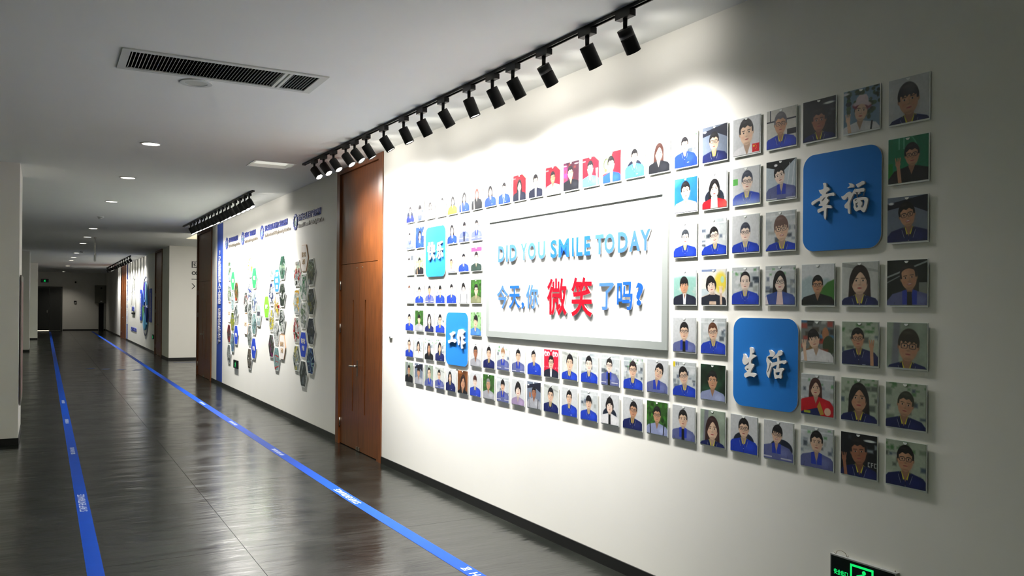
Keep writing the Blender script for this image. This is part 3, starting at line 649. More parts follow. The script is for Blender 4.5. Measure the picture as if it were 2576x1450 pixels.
    if 'T' in acc:                                  # printed letters on the wall behind
        for q, s_ in enumerate(('C', 'P', 'C')): p.rect(.76+q*.085, .78+q*.085, .27, .38, (200, 205, 205)); p.rect(.76+q*.085, .82+q*.085, .36, .38, (200, 205, 205)); p.rect(.76+q*.085, .82+q*.085, .27 if s_ == 'C' else .32, .29 if s_ == 'C' else .335, (200, 205, 205))
    if 'o' in acc: p.ell(.06, .92, .05, .09, (244, 214, 30)); p.line(.16, .88, .16, .96, .02, (60, 60, 60)); p.line(.24, .88, .24, .96, .02, (60, 60, 60))
    p.noise(24, .03)
    return p.a
def scene_pic(pal, seed):
    p = Pic(); nr.seed(seed); p.fill(pal[0])
    for _ in range(38):
        c = pal[nr.randint(len(pal))]; j = nr.randint(-20, 20); c = tuple(min(255, max(0, v+j)) for v in c)
        if nr.rand() < .5: p.line(nr.rand(), nr.rand(), nr.rand(), nr.rand(), .02+.06*nr.rand(), c)
        else:
            x, y, a, b = nr.rand(), nr.rand(), .03+.1*nr.rand(), .03+.12*nr.rand(); p.rect(x-a, x+a, y-b, y+b, c)
    p.noise(20, .2); return p.a
SLOT = [0]
def put(a):
    k = SLOT[0]; SLOT[0] += 1; r_, c_ = divmod(k, AC)
    ATL[r_*TH_:(r_+1)*TH_, c_*TW_:(c_+1)*TW_, :3] = a
    e = .7
    return ((c_*TW_+e)/(AC*TW_), ((c_+1)*TW_-e)/(AC*TW_), (r_*TH_+e)/(AR*TH_), ((r_+1)*TH_-e)/(AR*TH_))
def print_mat():
    m = bpy.data.materials.new('printed_photograph'); m.use_nodes = True; nt = m.node_tree; b = nt.nodes['Principled BSDF']
    t = nt.nodes.new('ShaderNodeTexImage'); t.name = 'atlas'; nt.links.new(t.outputs['Color'], b.inputs['Base Color'])
    b.inputs['Roughness'].default_value = .35; b.inputs['Coat Weight'].default_value = .6; b.inputs['Coat Roughness'].default_value = .08; b.inputs['Specular IOR Level'].default_value = .3
    return m
PRINT = print_mat()
def print_mesh(pts, y, uvr, back=.0012):
    """a thin printed sheet; pts is its outline in local x/z"""
    me = bpy.data.meshes.new('print'); n = len(pts)
    v = [(a, y, b) for a, b in pts]+[(a, y+back, b) for a, b in pts]
    me.from_pydata(v, [], [list(range(n)), list(range(2*n-1, n-1, -1))]+[[i, n+i, n+(i+1) % n, (i+1) % n] for i in range(n)])
    uv = me.uv_layers.new(name='uv'); xs = [q[0] for q in pts]; zs = [q[1] for q in pts]
    for l in me.loops:
        c_ = me.vertices[l.vertex_index].co
        uv.data[l.index].uv = (uvr[0]+(c_.x-min(xs))/(max(xs)-min(xs))*(uvr[1]-uvr[0]), uvr[2]+(c_.z-min(zs))/(max(zs)-min(zs))*(uvr[3]-uvr[2]))
    me.materials.append(PRINT); me.update(); return me

# ================================================================== THE PHOTO WALL
# row, column, look, background, head x, y, height, hair, skin, top, extras, tilt, hair colour
BR = (96, 58, 40); GY = (92, 92, 98)
P = [
(1,1,'woman in dark navy coat at a desk','o',.5,.56,.34,'l','0','N','c',0),(1,2,'youth with thick dark hair in lilac top','o',.5,.5,.4,'f','1','J','',4),(1,3,'woman in a pink top on pale ground','w',.5,.58,.3,'l','1','P','',0),(1,4,'figure leaning in white and lilac','w',.62,.66,.28,'s','0','W','',-14),
(1,5,'woman in a yellow and white jacket','o',.55,.58,.32,'l','0','Y','',0),(1,6,'long haired woman resting chin on hand','o',.5,.62,.34,'l','0','B','H',0),(1,7,'auburn haired woman in black jacket','o',.5,.66,.32,'l','0','K','H',0,(112,50,40)),(1,8,'woman with a headset in blue polo','w',.5,.62,.34,'l','1','B','e',4),
(1,9,'man in blue polo leaning sideways','w',.46,.62,.34,'s','1','B','y',-8),(1,10,'long haired woman on red ground','r',.5,.58,.36,'l','1','S','',0),(1,11,'man in navy suit and white shirt','gw',.5,.6,.4,'s','1','S','',4),(1,12,'laughing man in pale shirt on red','r',.5,.6,.36,'s','3','W','q',4),
(1,13,'man in glasses, dark jacket, dim hall','dp',.46,.62,.38,'s','2','K','g',6),(1,14,'man with raised thumb on red ground','r',.48,.62,.4,'s','1','L','gHr',0),(1,15,'man in royal blue suit, green and red ground','gr',.46,.6,.42,'s','1','U','g',4),(1,16,'man in light blue polo on office chair','w',.5,.66,.36,'s','1','L','c',0),
(1,17,'woman with long brown hair, black polo','o',.5,.62,.42,'l','0','K','q',-4,(70,40,34)),(1,18,'woman in glasses with tied hair, blue polo','o',.45,.66,.34,'s','1','B','g',0),(1,19,'man in glasses, slate polo, grey hall','bd',.48,.56,.42,'s','1','N','g',0),(1,20,'large pink face with small red flag sticker','w',.5,.6,.62,'s','1','W','F',4),
(1,21,'older grey haired man in blue polo','wd',.48,.62,.46,'s','2','B','g',0,GY),(1,22,'tanned man, navy shirt, dark background','d',.5,.5,.48,'s','3','N','',0),(1,23,'woman in a pink bucket hat','tr',.5,.5,.42,'h','1','W','Hk',-8),(1,24,'young man in navy polo, plain grey ground','w',.5,.52,.58,'f','2','N','',4),
(2,1,'pale figure in lilac jacket','w',.45,.62,.3,'s','0','J','',4),(2,2,'woman with long hair on blue chair','bl',.5,.6,.36,'l','0','B','',0),(2,5,'woman in blue jacket turned aside','w',.5,.6,.36,'l','0','B','',8),(2,6,'youth with fringe in purple jacket','w',.55,.66,.32,'f','0','J','gi',0),(2,7,'man in pale blue work jacket','o',.5,.64,.34,'s','1','J','',0),
(2,18,'man in pale suit on blue ground','b',.5,.62,.44,'s','1','X','',4),(2,19,'woman in red coat and white turtleneck','w',.5,.55,.42,'l','0','R','tc',0),(2,20,'man in glasses, blue polo, green plant','w',.54,.62,.44,'s','0','B','g',0,(70,76,92)),(2,21,'man glancing sideways in slate jacket','ho',.46,.62,.38,'s','0','J','',14),(2,24,'man in black shirt making peace sign','gn',.6,.6,.4,'s','2','K','gH',4),
(3,1,'pale figure in white beside dark square','w',.4,.66,.3,'s','0','W','',0),(3,2,'man in dark shirt, hand raised, green','gl',.5,.58,.36,'s','2','K','H',4),(3,5,'cropped hair man in grey-lilac shirt','w',.45,.4,.3,'t','2','Z','',0),(3,6,'man in bright blue jacket by plant','w',.5,.56,.34,'s','0','B','',0),(3,7,'man in dark jersey under pink banner','w',.5,.56,.38,'s','1','D','v',0),
(3,18,'man in blue polo looking down','w',.52,.56,.36,'s','0','B','',0,(60,66,74)),(3,19,'laughing man in glasses and blue polo','o',.52,.54,.38,'s','0','B','gq',10),(3,20,'heavyset man with lanyard, blue polo','w',.5,.54,.4,'s','0','B','gy',0,(60,64,80)),(3,21,'man with tousled brown hair, blue polo','o',.54,.56,.52,'f','1','B','gq',6,(110,86,80)),(3,24,'laughing man in glasses, navy polo, side view','bd',.5,.6,.44,'s','2','N','gq',10),
(4,1,'pale woman in white blouse','w',.45,.68,.3,'s','0','W','',0,BR),(4,2,'young man in blue polo before racks','o',.5,.55,.34,'s','1','B','',0),(4,3,'crop haired man in work jacket','w',.5,.6,.34,'s','2','J','',0),(4,4,'person with fringe in blue polo','o',.5,.6,.34,'f','1','B','',4),(4,5,'crop haired man in open blue polo','w',.5,.62,.36,'s','0','B','',0),(4,6,'bobbed woman with shoulder straps','w',.5,.66,.36,'b','0','W','k',8),(4,7,'man in olive shirt before greenery','g',.52,.56,.38,'s','1','O','g',0),
(4,18,'man in dark coat before pale hills','mh',.48,.56,.4,'f','2','S','',4),(4,19,'woman in apron waving, yellow clutter','y',.4,.56,.4,'b','0','A','Hr',12),(4,20,'man with high forehead, blue polo, office','o',.5,.62,.4,'t','0','B','',0),(4,21,'woman in glasses, long hair, blue vest','o',.5,.6,.42,'l','0','V','g',0),(4,22,'man in black shirt before misty mountains','m',.5,.5,.36,'s','2','K','g',0),(4,23,'long haired woman facing close, navy collar','gw',.5,.58,.54,'l','1','N','',0,(40,28,30)),(4,24,'older man grinning in blue jacket','rf',.55,.62,.46,'t','2','J','qi',8),
(5,1,'young man in blue polo, pale office','w',.5,.6,.36,'s','1','B','',0),(5,2,'man with thick fringe before dark trees','g',.5,.58,.36,'f','1','G','',0),(5,3,'long haired woman in navy, close up','w',.5,.58,.42,'l','0','N','',4),(5,4,'man in blue polo with arms forward','o',.5,.6,.38,'s','1','B','g',0),(5,7,'man in light blue shirt, pale leaves','gl',.5,.6,.42,'f','1','L','',-8),
(5,18,'man in glasses and dark jacket','w',.5,.6,.42,'s','1','J','gi',0),(5,19,'woman in glasses, reddish hair, blue polo','o',.5,.62,.4,'s','1','B','g',6,BR),(5,22,'youth in white shirt leaning on hand','st',.4,.55,.38,'f','1','W','H',12),(5,23,'man in glasses looking down and waving','gh',.45,.62,.38,'s','2','N','gHr',4),(5,24,'large face with glare across glasses','gg',.55,.5,.6,'f','2','N','g',-4,(50,44,36)),
(6,1,'man in glasses and blue polo','w',.5,.6,.38,'t','1','B','g',0),(6,2,'woman with curly hair, white top','o',.45,.58,.36,'l','1','W','',0),(6,3,'woman with face half hidden by hair','r' and 'o',.5,.55,.36,'l','2','K','',4,(40,24,24)),(6,4,'long haired woman in blue jacket','o',.5,.62,.36,'l','1','N','',0),(6,7,'tanned crop haired man in grey shirt','w',.5,.6,.4,'s','3','G','',0),(6,8,'woman with hair pulled back, navy jacket','w',.5,.62,.4,'s','1','N','',0),
(6,9,'fair haired woman in blue jacket','o',.5,.66,.36,'f','0','J','',0,(170,130,96)),(6,10,'young man in slate work jacket','w',.5,.64,.38,'s','1','J','',0),(6,11,'smiling person in blue polo','w',.46,.68,.34,'s','1','B','q',6),(6,12,'man in dark suit, red lettered banner','rt',.5,.54,.38,'s','1','S','g',0),(6,13,'man in blue polo, pale mint ground','gw',.52,.6,.46,'s','1','B','',-3),(6,14,'smiling man in blue polo, blue chair','o',.48,.64,.42,'s','0','B','q',0),
(6,15,'man in glasses, striped shirt, slate jacket','o',.45,.66,.36,'s','0','J','gi',-6),(6,16,'man in round glasses, buttoned blue polo','o',.5,.62,.42,'s','1','B','g',0,(44,34,36)),(6,17,'man with head tilted in slate jacket','w',.58,.64,.42,'s','1','J','q',-20),(6,18,'smiling man in glasses, yellow balloon behind','o',.48,.6,.42,'s','1','B','goq',12),(6,19,'man in grey polo, dark green ground','gd',.5,.56,.42,'s','2','Z','',0),(6,22,'woman in red sweater holding a book','o',.45,.68,.36,'l','1','R','z',0,(64,34,34)),
(6,23,'long haired woman close up, glass roof','gh',.5,.56,.52,'l','2','N','',0),(6,24,'man looking down, yellow collared navy polo','gh',.5,.54,.44,'s','2','N','',-8,(56,60,50)),
(7,1,'dim young man in dark shirt','gg',.5,.62,.36,'s','2','K','',0),(7,2,'dim youth with fringe, grey shirt','bd',.5,.6,.38,'f','2','G','',0),(7,3,'man in profile in slate shirt','gg',.55,.62,.4,'t','1','J','',10),(7,4,'man in glasses, slate polo, pale ground','gw',.45,.64,.36,'s','1','J','g',0),(7,5,'long haired woman in navy work jacket','w',.42,.64,.36,'l','1','N','',0),(7,6,'close woman before a wooden door','br',.54,.5,.5,'l','2','K','',-6,(44,26,24)),
(7,7,'brown haired man in blue polo','w',.48,.64,.38,'f','0','B','',0,(70,40,36)),(7,8,'grey haired man before bright leaves','g',.48,.6,.38,'s','2','G','',0,(130,130,128)),(7,9,'person with fringe in purple jacket','o',.5,.66,.36,'f','1','J','',0),(7,10,'bobbed woman in lilac top','w',.52,.6,.46,'b','0','Q','',0),(7,11,'tanned man with backpack straps, blue haze','bd',.52,.6,.34,'s','3','G','kH',0),(7,12,'smiling man in navy jacket','gw',.48,.62,.42,'s','1','N','q',-4),
(7,13,'flat topped young man in blue polo','w',.5,.66,.38,'s','1','B','q',0),(7,14,'youth with fringe, blue polo, plants','o',.5,.6,.38,'f','1','B','',0),(7,15,'woman in a white coat','w',.5,.62,.42,'b','0','W','ic',0),(7,16,'man in glasses and navy polo, dark rail','w',.55,.62,.42,'s','2','N','g',-6),(7,17,'man in glasses with backpack, greenery','g',.5,.6,.4,'s','2','Z','gk',0),(7,18,'crop haired man in dark jacket','w',.48,.62,.42,'s','1','J','i',0),
(7,19,'woman close up with long brown hair','gg',.5,.5,.52,'l','1','N','',0,(56,36,36)),(7,20,'woman in glasses, blue polo, black chair','w',.5,.66,.42,'s','1','B','gc',0),(7,21,'smiling young man in glasses, slate shirt','w',.46,.66,.38,'f','1','J','gqc',-8),(7,22,'man in grey-blue work shirt, shelves','o',.5,.64,.42,'s','1','J','',0),(7,23,'dim man holding up a fist','d',.5,.6,.5,'s','3','N','HT',6),(7,24,'man in glasses, navy polo, desk monitors','gh',.5,.62,.46,'s','2','N','g',0),
]
CS = lambda c: 5.334 - .22474*(24-c)          # column centre along the wall
RH = [0, 2.503, 2.252, 2.006, 1.740, 1.478, 1.229, .986]
ROWN = ['', 'top', 'second', 'third', 'fourth', 'fifth', 'sixth', 'bottom']
# the acrylic holder, shared by all portraits: a face plate on two spacer strips, with a thumb notch
PW, PH = .094, .0985
bm = bmesh.new()
add_box(bm, -PW, PW, -.0078, -.0055, -PH, PH); bevel(bm, .0008, 1)
add_box(bm, -PW+.02, -PW+.035, -.0055, -.0004, -PH+.02, PH-.02); add_box(bm, PW-.035, PW-.02, -.0055, -.0004, -PH+.02, PH-.02)
n_ = 12; cx_ = -.003
add_prism(bm, [(cx_+.009*math.cos(PI+PI*i/n_), PH-.006+.009*math.sin(PI+PI*i/n_)) for i in range(n_+1)], -.0105, -.0093)
m_hold = to_mesh('acrylic_holder', bm, ACRYL)
rows = {r_: sorted(p[1] for p in P if p[0] == r_) for r_ in range(1, 8)}
for p in P:
    r_, c_, look = p[:3]; lst = rows[r_]; i = lst.index(c_); n = len(lst)
    pos = ('%s from left' % NUM[i+1]) if i < n/2 else ('%s from right' % NUM[n-i])
    pos = pos.replace('first from left', 'leftmost').replace('first from right', 'rightmost')
    lab = 'portrait of ' + look.replace('large pink face', 'man with large pink face').replace('large face', 'man with large face') + '; ' + ROWN[r_] + ' row, ' + pos
    if len(lab.split()) > 16: lab = lab.replace(' from left', ' left').replace(' from right', ' right'); lab = lab.replace('portrait of ', 'print of ') if len(lab.split()) <= 16 else ' '.join(lab.split()[2:])
    s, h = CS(c_), RH[r_]
    t_ = thing('portrait_print', lab, 'photo', W1(s + rnd.uniform(-.0015, .0015), h + rnd.uniform(-.0015, .0015)), RZ1, 'employee portraits on the near wall')
    obj('acrylic_holder', m_hold, None, t_)
    a = portrait(*p[3:])
    if p[0] == 3 and p[1] == 7: a[96:, :, :] = c01((238, 70, 120))
    if p[0] == 3 and p[1] == 1: a[84:112, 70:106, :] = c01((90, 96, 104))
    if p[0] == 2 and p[1] == 20: a[64:84, 2:22, :] *= np.array([.45, .85, .4], 'f')
    uvr = put(a)
    x0, x1, z0, z1 = -PW+.0015, PW-.005, -PH+.007, PH-.002
    obj('photograph', print_mesh([(x0, z0), (x1, z0), (x1, z1), (x0, z1)], -.0092, uvr), None, t_)

# ------------------------------------------------------------------ four blue squares with brush lettering
GLY = {"xing":[[[4916,2205],[4925,2207],[4935,2202],[4937,2186],[4944,2185],[4952,2178],[4954,2171],[4945,2167],[4939,2164],[4934,2160],[4933,2154],[4942,2155],[4961,2156],[4973,2157],[4979,2152],[4981,2145],[4978,2141],[4962,2144],[4947,2143],[4941,2139],[4940,2133],[4947,2129],[4949,2121],[4943,2112],[4936,2106],[4952,2102],[4962,2099],[4966,2092],[4965,2086],[4953,2088],[4939,2090],[4937,2086],[4936,2068],[4936,2054],[4932,2037],[4929,2038],[4924,2049],[4922,2057],[4923,2073],[4924,2080],[4912,2078],[4892,2072],[4888,2076],[4887,2086],[4892,2090],[4907,2093],[4916,2096],[4915,2102],[4894,2104],[4894,2109],[4900,2113],[4904,2115],[4901,2124],[4897,2128],[4884,2125],[4867,2115],[4858,2110],[4853,2115],[4852,2122],[4857,2127],[4872,2133],[4892,2139],[4899,2142],[4904,2148],[4913,2151],[4910,2155],[4901,2162],[4896,2170],[4893,2178],[4903,2177],[4916,2178],[4920,2182],[4920,2194]],[[4910,2125],[4914,2132],[4923,2139],[4934,2143],[4928,2136],[4922,2128],[4914,2123]]],"fu":[[[5054,2189],[5066,2187],[5075,2183],[5080,2179],[5083,2173],[5078,2167],[5066,2169],[5046,2168],[5053,2172],[5059,2176],[5060,2181]],[[5016,2135],[5020,2133],[5032,2138],[5043,2146],[5055,2151],[5063,2151],[5068,2145],[5072,2141],[5080,2154],[5088,2162],[5089,2155],[5082,2140],[5071,2122],[5064,2109],[5060,2098],[5061,2078],[5064,2054],[5060,2052],[5053,2056],[5051,2065],[5050,2077],[5042,2078],[5035,2082],[5033,2092],[5037,2098],[5048,2107],[5054,2116],[5053,2127],[5049,2130],[5041,2121],[5034,2117],[5026,2119],[5019,2126]],[[5092,2180],[5102,2182],[5115,2187],[5125,2191],[5134,2188],[5137,2180],[5134,2175],[5122,2173],[5111,2168],[5102,2164],[5098,2168],[5094,2174]],[[5088,2157],[5097,2159],[5111,2159],[5120,2160],[5131,2160],[5136,2153],[5134,2144],[5128,2135],[5129,2127],[5122,2125],[5111,2123],[5099,2120],[5094,2127],[5097,2134],[5090,2145]],[[5101,2142],[5113,2144],[5110,2137],[5104,2134]],[[5078,2111],[5083,2116],[5098,2119],[5113,2120],[5131,2120],[5142,2118],[5151,2113],[5154,2105],[5151,2088],[5146,2070],[5139,2055],[5129,2053],[5123,2059],[5116,2065],[5105,2064],[5095,2060],[5087,2066],[5080,2080],[5082,2090],[5079,2101]],[[5090,2096],[5106,2100],[5097,2091],[5104,2082],[5097,2075],[5091,2082]],[[5116,2106],[5132,2108],[5136,2100],[5134,2084],[5126,2073],[5118,2078],[5124,2089],[5124,2097]],[[5084,2112],[5100,2114],[5090,2106]]],"sheng":[[[4478,1430],[4483,1434],[4495,1433],[4501,1428],[4507,1413],[4509,1408],[4498,1406],[4496,1398],[4507,1397],[4519,1393],[4520,1388],[4511,1384],[4500,1378],[4492,1372],[4488,1363],[4488,1352],[4501,1350],[4509,1344],[4507,1340],[4499,1330],[4492,1320],[4488,1313],[4487,1306],[4503,1306],[4519,1303],[4524,1298],[4521,1293],[4514,1289],[4510,1284],[4499,1287],[4481,1288],[4464,1283],[4453,1278],[4446,1282],[4442,1291],[4446,1300],[4455,1304],[4463,1309],[4457,1314],[4448,1322],[4446,1327],[4452,1336],[4463,1342],[4473,1347],[4474,1360],[4468,1355],[4457,1346],[4449,1343],[4439,1345],[4432,1353],[4429,1364],[4432,1374],[4437,1386],[4435,1398],[4445,1399],[4454,1392],[4458,1383],[4462,1376],[4472,1381],[4478,1386],[4480,1399],[4480,1415]],[[4456,1323],[4472,1326],[4471,1319],[4466,1317]]],"huo":[[[4593,1393],[4589,1385],[4588,1371],[4593,1358],[4595,1347],[4592,1332],[4589,1317],[4591,1305],[4598,1295],[4604,1289],[4607,1291],[4610,1306],[4616,1326],[4621,1342],[4626,1345],[4639,1351],[4653,1357],[4654,1351],[4651,1341],[4648,1335],[4643,1333],[4633,1338],[4636,1329],[4636,1314],[4639,1299],[4643,1288],[4650,1288],[4660,1292],[4670,1293],[4680,1291],[4685,1294],[4686,1304],[4684,1312],[4688,1325],[4694,1333],[4700,1334],[4698,1340],[4688,1344],[4677,1343],[4667,1339],[4668,1349],[4669,1361],[4675,1364],[4687,1366],[4699,1362],[4706,1366],[4714,1370],[4711,1377],[4703,1381],[4691,1380],[4677,1378],[4671,1377],[4669,1387],[4664,1399],[4679,1403],[4685,1408],[4690,1415],[4685,1423],[4675,1428],[4664,1426],[4661,1423],[4658,1415],[4646,1403],[4634,1393],[4625,1383],[4628,1383],[4640,1388],[4652,1392],[4657,1386],[4658,1373],[4645,1369],[4620,1365],[4612,1372],[4603,1381],[4597,1391],[4605,1394],[4617,1394],[4628,1394],[4636,1399],[4638,1406],[4636,1415],[4627,1421],[4615,1427],[4605,1426],[4607,1417],[4612,1408],[4609,1401],[4601,1397]],[[4647,1318],[4674,1324],[4670,1309],[4657,1305],[4650,1308]],[[4611,1364],[4616,1363],[4616,1352],[4608,1333],[4599,1316],[4595,1316],[4600,1330],[4606,1344]]],"gong":[[[1056,1387],[1092,1394],[1112,1403],[1143,1401],[1149,1384],[1124,1376],[1108,1365],[1109,1337],[1148,1340],[1176,1329],[1172,1315],[1156,1308],[1121,1318],[1086,1315],[1046,1299],[1030,1305],[1025,1324],[1053,1329],[1077,1334],[1081,1364],[1060,1377]]],"zuo":[[[1216,1417],[1228,1424],[1254,1423],[1266,1429],[1292,1429],[1304,1420],[1334,1412],[1330,1400],[1304,1389],[1308,1367],[1327,1364],[1331,1356],[1305,1348],[1309,1328],[1332,1325],[1343,1315],[1325,1304],[1302,1305],[1299,1283],[1310,1270],[1280,1266],[1272,1281],[1272,1316],[1275,1350],[1271,1371],[1252,1363],[1248,1384],[1240,1356],[1237,1314],[1238,1294],[1219,1294],[1210,1320],[1210,1348],[1195,1347],[1193,1364],[1205,1382]]]}
def rrect(x0, x1, z0, z1, r, n=10):
    L = []
    for cx, cz, a0 in ((x1-r, z1-r, 0), (x0+r, z1-r, PI/2), (x0+r, z0+r, PI), (x1-r, z0+r, 1.5*PI)):
        L += [(cx+r*math.cos(a0+PI/2*i/n), cz+r*math.sin(a0+PI/2*i/n)) for i in range(n+1)]
    return L
LETW = mat('white_letter', (226, 222, 218), .45)
def bsquare(sc_, hc_, words, label):
    t_ = thing('word_panel', label, 'sign', W1(sc_, hc_), RZ1, 'blue word panels')
    bm = bmesh.new(); add_prism(bm, rrect(-.208, .208, -.222, .226, .062), -.0105, -.0055, 0, 1); obj('panel', bm, [BLUE, LETW], t_)
    bm = bmesh.new(); add_box(bm, -.15, .15, -.0055, -.0005, -.16, .16); obj('mounting_block', bm, WHITE, t_)
    for q in words:
        if isinstance(q, str):
            pl = [[((a/1000-sc_), (b/1000-hc_)) for a, b in o_] for o_ in GLY[q]]
            me = outline_mesh(pl, 'character', [LETW, LETW], -.0205, -.011)
        else: me = text_mesh(q[0], 'character', [LETW, LETW], (q[1]-sc_, q[2]-sc_, q[3]-hc_, q[4]-hc_), -.0205, -.011, bold=.028)
        obj('character', me, None, t_)
bsquare(5.004, 2.119, ['xing', 'fu'], 'bright blue rounded square, upper right, white brush characters 幸福')
bsquare(4.566, 1.355, ['sheng', 'huo'], 'bright blue rounded square, lower right, white brush characters 生活')
bsquare(1.172, 1.341, ['gong', 'zuo'], 'bright blue rounded square, lower left, white brush characters 工作')
bsquare(.732, 2.104, [('快', .584, .737, 2.03, 2.193), ('乐', .776, .902, 2.036, 2.191)], 'pale washed-out blue rounded square, upper left, white characters 快乐')

# ------------------------------------------------------------------ the big smile board
BS, BH = 2.75, 1.85
t_ = thing('message_board', 'large white framed board asking did you smile today, mid photo wall', 'sign', W1(BS, BH), RZ1)
x0, x1, z0, z1 = 1.69-BS, 3.843-BS, 1.384-BH, 2.326-BH
boxobj('panel', (x0+.03, x1-.03, -.005, -.0005, z0+.03, z1-.03), mat('white_board', (238, 238, 238), .5), t_)
bm = bmesh.new(); w_ = .047
add_box(bm, x0, x0+w_, -.0125, -.0004, z0, z1); add_box(bm, x1-w_, x1, -.0125, -.0004, z0, z1); add_box(bm, x0+w_, x1-w_, -.0125, -.0004, z0, z0+w_); add_box(bm, x0+w_, x1-w_, -.0125, -.0004, z1-w_, z1)
obj('frame', bm, ALU, t_)
LAT = [('D',1.885,1.984,1.962,2.088,0),('I',2.006,2.034,1.962,2.088,0),('D',2.061,2.168,1.962,2.088,0),('Y',2.224,2.314,1.962,2.088,0),('O',2.326,2.433,1.962,2.088,0),('U',2.463,2.558,1.962,2.088,0),('S',2.625,2.707,1.962,2.088,1),('M',2.726,2.855,1.962,2.088,1),('I',2.887,2.912,1.962,2.088,1),('L',2.939,3.012,1.962,2.088,1),('E',3.03,3.097,1.962,2.089,1),('T',3.152,3.243,1.962,2.089,0),('O',3.249,3.355,1.962,2.089,0),('D',3.387,3.486,1.962,2.089,0),('A',3.5,3.601,1.963,2.089,0),('Y',3.601,3.7,1.963,2.089,0),('今',1.871,2.044,1.605,1.787,0),('天',2.057,2.221,1.607,1.78,1),(',',2.238,2.28,1.606,1.657,1),('你',2.302,2.471,1.609,1.785,0),('微',2.585,2.833,1.565,1.822,2),('笑',2.883,3.123,1.561,1.823,2),('了',3.197,3.355,1.609,1.781,0),('吗',3.382,3.536,1.611,1.784,1),('?',3.564,3.635,1.638,1.776,1)]
for ch, a, b, c_, d_, k in LAT:
    cjk = ord(ch) > 200
    me = text_mesh(ch, 'letter', [[LBLUE, MBLUE, RED][k], LETW], (a-BS, b-BS, c_-BH, d_-BH), -.0165, -.0075, bold=(.03 if cjk and ch != '微' else .022 if cjk else .035), face_by_normal=True)
    obj('letter', me, None, t_)

# light switch, exit box
t_ = thing('wall_switch', 'small white wall switch between brown door and portraits', 'switch', W1(-.315, 1.338), RZ1)
bm = bmesh.new(); add_box(bm, -.04, .04, -.012, -.0005, -.043, .043); bevel(bm, .003); obj('plate', bm, WHITE, t_)
bm = bmesh.new(); add_box(bm, -.02, .012, -.016, -.0122, -.03, .03); bevel(bm, .001, 1); obj('rocker', bm, WHITE, t_)
def exit_sign(loc, rz, wd, ht, label, full=True, cat='sign'):
    t_ = thing('exit_sign', label, cat, loc, rz)
    bm = bmesh.new(); add_box(bm, -wd/2, wd/2, -.022, -.0005, -ht/2, ht/2); bevel(bm, .002, 1); obj('case', bm, GREY if full else BLACK, t_)
    boxobj('face', (-wd/2+.006, wd/2-.006, -.0235, -.0221, -ht/2+.006, ht/2-.006), SIGNK, t_)
    ic = bmesh.new(); cx = (.0 if full else 0); s_ = ht*.4
    y0, y1 = -.0245, -.0236
    if full:
        for q in ((cx-s_, cx-s_*.84, -s_, s_*.95), (cx+s_*.84, cx+s_, -s_, s_*.95), (cx-s_*.84, cx+s_*.84, s_*.78, s_*.95)): add_box(ic, q[0], q[1], y0, y1, q[2], q[3])
    add_cyl(ic, (cx+.2*s_, y0, .52*s_), (cx+.2*s_, y1, .52*s_), .16*s_, n=16)
    for a, b, c_, d_ in ((.1, .35, -.1, -.2), (-.1, -.2, -.5, -.75), (-.1, -.2, .35, -.4), (.35, -.4, .3, -.85), (.1, .3, -.4, .1), (.1, .3, .5, -.05)):
        A_, B_ = Vector((cx+a*s_, 0, b*s_)), Vector((cx+c_*s_, 0, d_*s_)); n_ = (B_-A_).normalized().cross(Vector((0, 1, 0)))*.1*s_
        add_prism(ic, [(q.x, q.z) for q in (A_-n_, B_-n_, B_+n_, A_+n_)], y0, y1)
    obj('running_figure', ic, GLOWG, t_)
    if full:
        obj('lettering', text_mesh('安全出口', 'lettering', GLOWG, (-wd/2+.022, -s_-.012, -.012, .012), y0, y1, bold=.015), None, t_)
        obj('lettering', text_mesh('EXIT', 'lettering', GLOWG, (s_+.014, wd/2-.03, -.01, .01), y0, y1, bold=.015), None, t_)
    return t_
t_ = exit_sign(W1(5.14, .455), RZ1, .33, .146, 'green lit exit sign low on the near wall, bottom right')
bm = bmesh.new()
pts = [(-.145+.028*(1-math.cos(PI*i/10))*1.0, -.008, .074+.019*math.sin(PI*i/10)) for i in range(11)]
add_tube(bm, [(-.158, -.008, .078), (-.15, -.008, .0735)]+pts+[(-.083, -.008, .074), (-.079, -.008, .081)], .0012, n=6); add_cyl(bm, (.15, -.008, .073), (.15, -.008, .079), .002, n=8)
obj('hook_wire', bm, mat('dull_wire', (120, 110, 90), .4, metal=.8), t_)

